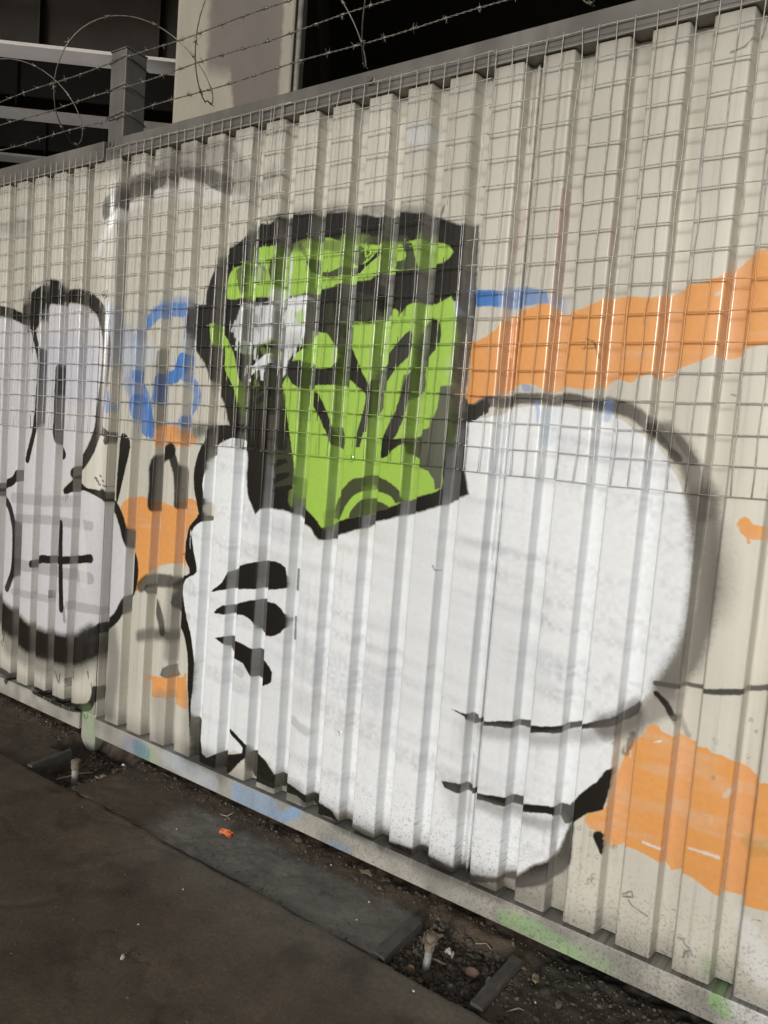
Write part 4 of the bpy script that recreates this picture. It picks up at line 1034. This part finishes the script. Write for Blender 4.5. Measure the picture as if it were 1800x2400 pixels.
coil = MB(); pts = []
lows = [-5.0, -4.16, -3.29, -2.39, -1.64, -.85, -.05, .75]
for i in range(len(lows) - 1):
    for q in range(40):
        t = q / 40 * 2 * math.pi
        pts.append((lows[i] + (lows[i+1] - lows[i]) * q / 40, .04 - .19 * math.sin(t), 2.84 - (.21 + .012 * math.sin(i * 2.3)) * math.cos(t)))
coil.tube(pts, .0024, 5)
rc = random.Random(5)
for i in range(2, len(pts) - 2, 5):
    p = Vector(pts[i]); d = (Vector(pts[i+1]) - p).normalized()
    coil.tube([p - d * .007, p + d * .007], .0052, 5)
    u = d.cross(Vector((.3, .5, .8))).normalized()
    for sg in (-1, 1): coil.tube([p - d * .012 + u * .012 * sg, p + d * .012 - u * .012 * sg], [.0016, .0012], 4)
tag(coil.build('barbed_wire_coil', M_WIRE, None, True), 'loose looping coil of barbed wire above the fence', 'barbed wire')
for z, nm in ((2.862, 'top'), (2.752, 'middle'), (2.643, 'bottom')):
    tie = MB(); tie.tube([(-2.948, .03, z), (-2.946, -.004, z - .002), (-2.89, -.002, z + .006), (-2.838, -.004, z + .012), (-2.834, .05, z + .004), (-2.836, .11, z - .012), (-2.90, .112, z), (-2.95, .108, z)], .0022, 5)
    tag(tie.build('tie_wire', M_WIRE, None, True), f'tie wire round the post, holding the {nm} barbed wire strand', 'wire', 'tie wires on the post')

# ------------------------------------------------------------------ things on the ground
def lump(name, loc, size, seed, mat, label, cat, rot=(0, 0, 0), group=None):
    o = link(name, chunk(size, seed), mat, None, False, loc); o.rotation_euler = rot
    return tag(o, label, cat, group)
def plank(x0, y0, x1, y1, w, z0, z1, label, seed):
    a, b = Vector((x0, y0)), Vector((x1, y1)); d = (b - a).normalized(); n = Vector((-d.y, d.x)); r = random.Random(seed)
    m = MB(); N = 9; vs = []
    for i in range(N):
        p = a + (b - a) * i / (N - 1)
        for sx, zz_ in ((-1, z0), (1, z0), (1, z1), (-1, z1)):
            q = p + n * sx * w / 2 + d * (r.uniform(-.006, .006) if i in (0, N-1) else 0)
            vs.append((q.x + r.uniform(-.0012, .0012), q.y, zz_ + r.uniform(-.0015, .0015)))
    fs = [(i*4+k, (i+1)*4+k, (i+1)*4+(k+1) % 4, i*4+(k+1) % 4) for i in range(N-1) for k in range(4)] + [(0,1,2,3), tuple((N-1)*4 + k for k in (3,2,1,0))]
    m.add(vs, fs); return tag(m.build('timber_board', M_TIMBER), label, 'timber')
plank(-1.066, -.325, -1.072, -.125, .041, -.09, .001, 'grey timber edging at the left end of the rubble pit', 1)
plank(-.766, -.325, -.766, -.085, .034, -.09, .004, 'grey timber edging at the right end of the rubble pit', 2)
plank(-2.775, -.33, -2.795, -.14, .024, -.08, .008, 'dirty timber edging in the hole beside the fence post', 3)

def stub(x, y_, z0, z1, r, lean, label, tangle):
    e = empty('pipe_stub', (x, y_, z0), label, 'pipe')
    top = Vector((x + lean[0], y_ + lean[1], z1)); bot = Vector((x, y_, z0)); d = top - bot
    b = MB(); b.tube([bot - d * .3, bot + d * .62], r, 14); b.build('pipe_body', M_PIPE, e, True)
    c = MB(); c.tube([bot + d * .60, bot + d * .64, bot + d * .80, bot + d * .82], [r*1.12, r*1.32, r*1.36, r*1.2], 8); c.build('coupling', M_RUST, e)
    k = MB(); k.tube([bot + d * .82, bot + d * .90, bot + d * .97, top], [r*1.25, r*1.5, r*1.45, r*.9], 10); k.build('cap', M_RUST, e)
    if tangle:
        w = MB(); rr = random.Random(3)
        for q in range(3):
            pts = []
            for i in range(14):
                a = i * .6 + q; rad = r * (1.6 + .25 * q)
                pts.append(bot + d * (.84 + .05 * q) + Vector((rad*math.cos(a), rad*math.sin(a), .006*math.sin(a*2+q) - .002 * i * (q == 2))))
            w.tube(pts, .0014, 4)
        w.build('wire_tangle', M_RUST, e)
stub(-.960, -.250, -.050, .062, .0105, (.004, .012), 'grey pipe stub with capped coupling standing in the rubble pit', True)
stub(-2.619, -.237, -.055, .045, .0125, (-.003, .006), 'short dirty pipe stub standing beside the fence post', False)

lump('brick_piece', (-.984, -.287, -.034), (.036, .020, .055), 3, M_BRICK_TAN, 'tan brick piece leaning in the pit beside the pipe stub', 'brick', (.3, .2, .4))
lump('brick_piece', (-.858, -.170, -.040), (.052, .024, .036), 8, M_BRICK, 'pinkish brick piece lying in the middle of the pit', 'brick', (.2, 0, .15))
lump('stone_block', (-.806, -.170, -.038), (.026, .036, .034), 12, M_GREYSTONE, 'grey stone block leaning on the right timber edging', 'stone', (.3, .2, .5))
lump('glass_lump', (-.872, -.255, -.047), (.034, .028, .024), 15, M_GLASS, 'shiny greenish glass lump at the bottom of the pit', 'glass')
lump('pebble', (-.843, -.250, -.047), (.018, .018, .018), 16, M_GREYSTONE, 'round grey pebble right next to the glass lump', 'pebble')
lump('stone_chip', (-1.559, -.786, .006), (.013, .022, .014), 17, M_PALE, 'pale stone chip alone on the brown footpath', 'stone', (0, 0, .6))

def crumple(name, loc, size, seed, mat, label, cat):
    r = random.Random(seed); bm = bmesh.new()
    bmesh.ops.create_grid(bm, x_segments=7, y_segments=6, size=.5)
    for v in bm.verts:
        a = math.atan2(v.co.y, v.co.x); k = 1 + .25 * math.sin(a * 3 + seed) + .15 * math.sin(a * 5)
        v.co = Vector((v.co.x * size[0] * k, v.co.y * size[1] * k, size[2] * (r.random() + .4 * math.cos(v.co.length * 5))))
    me = bpy.data.meshes.new(name); bm.to_mesh(me); bm.free()
    o = link(name, me, mat, None, False, loc); so = o.modifiers.new('thickness', 'SOLIDIFY'); so.thickness = .001
    return tag(o, label, cat)
crumple('litter_scrap', (-1.838, -.155, -.004), (.050, .028, .013), 4, M_LITTER, 'bright orange crumpled scrap on the grey asphalt strip', 'litter')
crumple('paper_scrap', (-.950, -.140, -.040), (.032, .022, .012), 9, M_PALE, 'small pale scrap lying behind the pipe stub in the pit', 'litter')

for i, (x, y_, rz, lab) in enumerate([(-1.005, -.12, .5, 'dry leaf at the back of the rubble pit, near the rail'), (-.70, -.11, 2.0, 'dry leaf on the dark dirt right of the pit'), (-2.50, -.20, 1.1, 'dry leaf in the dirt right of the short pipe stub'), (-1.33, -.03, .2, 'dry leaf against the rail, left of the pit')]):
    bm = bmesh.new(); n = 8
    vs = [[bm.verts.new((.022 * (j / n - .5) * 2, s * .010 * math.sin(math.pi * j / n) * (1 + .2 * math.sin(j * 2.1 + i)), .006 * abs(s) + .004 * math.sin(j + i))) for j in range(n + 1)] for s in (-1, 0, 1)]
    for a in (0, 1):
        for j in range(n): bm.faces.new((vs[a][j], vs[a][j+1], vs[a+1][j+1], vs[a+1][j]))
    me = bpy.data.meshes.new('dry_leaf'); bm.to_mesh(me); bm.free()
    o = link('dry_leaf', me, M_TWIG, None, True, (x, y_, float(verge_h(np.array([x]), np.array([y_]))[0]) + .006)); o.rotation_euler = (.15, .1, rz)
    so = o.modifiers.new('thickness', 'SOLIDIFY'); so.thickness = .0008
    tag(o, lab, 'leaf', 'dry leaves along the fence foot')

def twig(pts, r, label):
    m = MB(); m.tube(pts, [r] * (len(pts) - 1) + [r * .5], 5)
    return tag(m.build('twig', M_TWIG, None, True), label, 'twig')
tw = MB(); bx, by, bz = -1.925, -.075, -.008
tw.tube([(bx-.028, by-.004, bz+.004), (bx, by, bz+.006), (bx+.022, by-.006, bz+.004)], .0020, 5); tw.tube([(bx, by, bz+.006), (bx+.014, by+.020, bz+.018)], .0016, 5); tw.tube([(bx+.006, by-.001, bz+.006), (bx+.012, by-.022, bz+.004)], .0016, 5)
tag(tw.build('twig', M_TWIG, None, True), 'forked dry twig on the dirt below the blue painted rail', 'twig')
twig([(-.985, -.215, -.032), (-.955, -.205, -.028), (-.925, -.200, -.032)], .0028, 'pale stick passing behind the pipe stub')
twig([(-.900, -.075, -.022), (-.872, -.062, -.016), (-.850, -.075, -.018)], .0022, 'thin pale twig on the dirt near the green stained rail')
twig([(-.712, -.262, -.024), (-.690, -.235, -.018), (-.672, -.228, -.022)], .0022, 'thin pale twig just right of the right timber edging')
twig([(-2.665, -.285, -.035), (-2.64, -.20, -.03), (-2.62, -.15, -.034)], .0045, 'dirty stick lying in the hole beside the short pipe stub')

# loose pale pebbles scattered along the fence foot and on the path
spots = [(-3.171, -.021, .010, 'white pebble by the far left rail, before the post'),
         (-2.363, -.07, .012, 'pale pebble on the dirt below the teal stain on the rail'), (-2.245, -.087, .010, 'pale pebble a step right of the one below the teal stain'),
         (-2.007, -.004, .012, 'large pale pebble tight against the rail at its blue patch'), (-1.683, -.482, .006, 'tiny pale pebble on the path just beyond its edge, below the orange scrap'),
         (-1.643, -.673, .006, 'tiny pale pebble on the path beside the pale stone chip'), (-2.11, -.03, .007, 'small pale pebble near the rail, left of the forked twig'),
         (-1.235, -.14, .006, 'small pale pebble on the asphalt left of the pipe stub in the pit'), (-1.21, -.235, .005, 'tiniest pale pebble on the asphalt, left of the pit'),
         (-.66, -.20, .007, 'pale pebble in the dark dirt right of the pit'), (-1.99, -.25, .007, 'small pale pebble on the asphalt left of the orange scrap'),
         (-1.45, -.06, .007, 'small pale pebble at the dirt edge, midway between orange scrap and pit'), (-1.62, -.035, .008, 'pale pebble at the rail, just right of the orange scrap'),
         (-2.55, -.06, .012, 'pale pebble in the dirt just right of the fence post'), (-.915, -.385, .006, 'tiny pale pebble on the path edge in front of the pit')]
base = chunk((1, 1.2, .8), 31)
for i, (x, y_, r, lab) in enumerate(spots):
    o = link('pebble', base, M_PALE, None, False, (x, y_, (.002 if y_ < EDGE else -.008)))
    o.scale = (r, r, r); o.rotation_euler = (random.uniform(-.4, .4), random.uniform(-.4, .4), random.uniform(0, 6))
    tag(o, lab, 'pebble', 'pale pebbles along the fence foot')

# gravel, crumbs of dirt and small rubble: nobody could count them
def gravel():
    r = random.Random(12); vs, fs = [], []
    ico = bmesh.new(); bmesh.ops.create_icosphere(ico, subdivisions=1, radius=1)
    iv = [v.co.copy() for v in ico.verts]; jf = [[v.index for v in f.verts] for f in ico.faces]; ico.free()
    def put(x, y_, s):
        h = float(verge_h(np.array([x]), np.array([y_]))[0]) if y_ > EDGE else float(path_h(np.array([x]), np.array([y_]))[0])
        n = len(vs); R3 = Matrix.Rotation(r.uniform(0, 6), 3, 'Z') @ Matrix.Rotation(r.uniform(0, 6), 3, 'X')
        sc = Vector((r.uniform(.6, 1.3), r.uniform(.6, 1.3), r.uniform(.5, .9)))
        for v in iv:
            q = R3 @ Vector((v.x * sc.x, v.y * sc.y, v.z * sc.z)) * s * r.uniform(.8, 1.15)
            vs.append((x + q.x, y_ + q.y, h + s * .25 + q.z))
        fs.extend([tuple(i + n for i in f) for f in jf])
    for _ in range(1500): put(r.uniform(-1.04, -.79), r.uniform(-.32, -.06), abs(r.gauss(0, .0042)) + .0015)
    for _ in range(500): put(r.uniform(-2.80, -2.50), r.uniform(-.33, -.02), abs(r.gauss(0, .004)) + .0018)
    for _ in range(1700): put(r.uniform(-3.6, .2), min(-.005, -.04 + r.gauss(0, .045)), abs(r.gauss(0, .0024)) + .001)
    for _ in range(700): put(r.uniform(-.75, -.2), r.uniform(-.33, -.05), abs(r.gauss(0, .003)) + .0012)
    for _ in range(90): put(r.uniform(-2.0, -1.1), EDGE + .01 + abs(r.gauss(0, .03)), abs(r.gauss(0, .0018)) + .001)
    for _ in range(1100): put(r.uniform(-3.4, -.2), r.uniform(-1.4, EDGE - .005), abs(r.gauss(0, .0013)) + .0008)
    me = bpy.data.meshes.new('gravel'); me.from_pydata(vs, [], fs); me.update()
    o = link('gravel', me, M_DARKSTONE); tag(o, 'dark gravel and dirt crumbs along the fence foot and in the pits', 'gravel', None, 'stuff')
gravel()
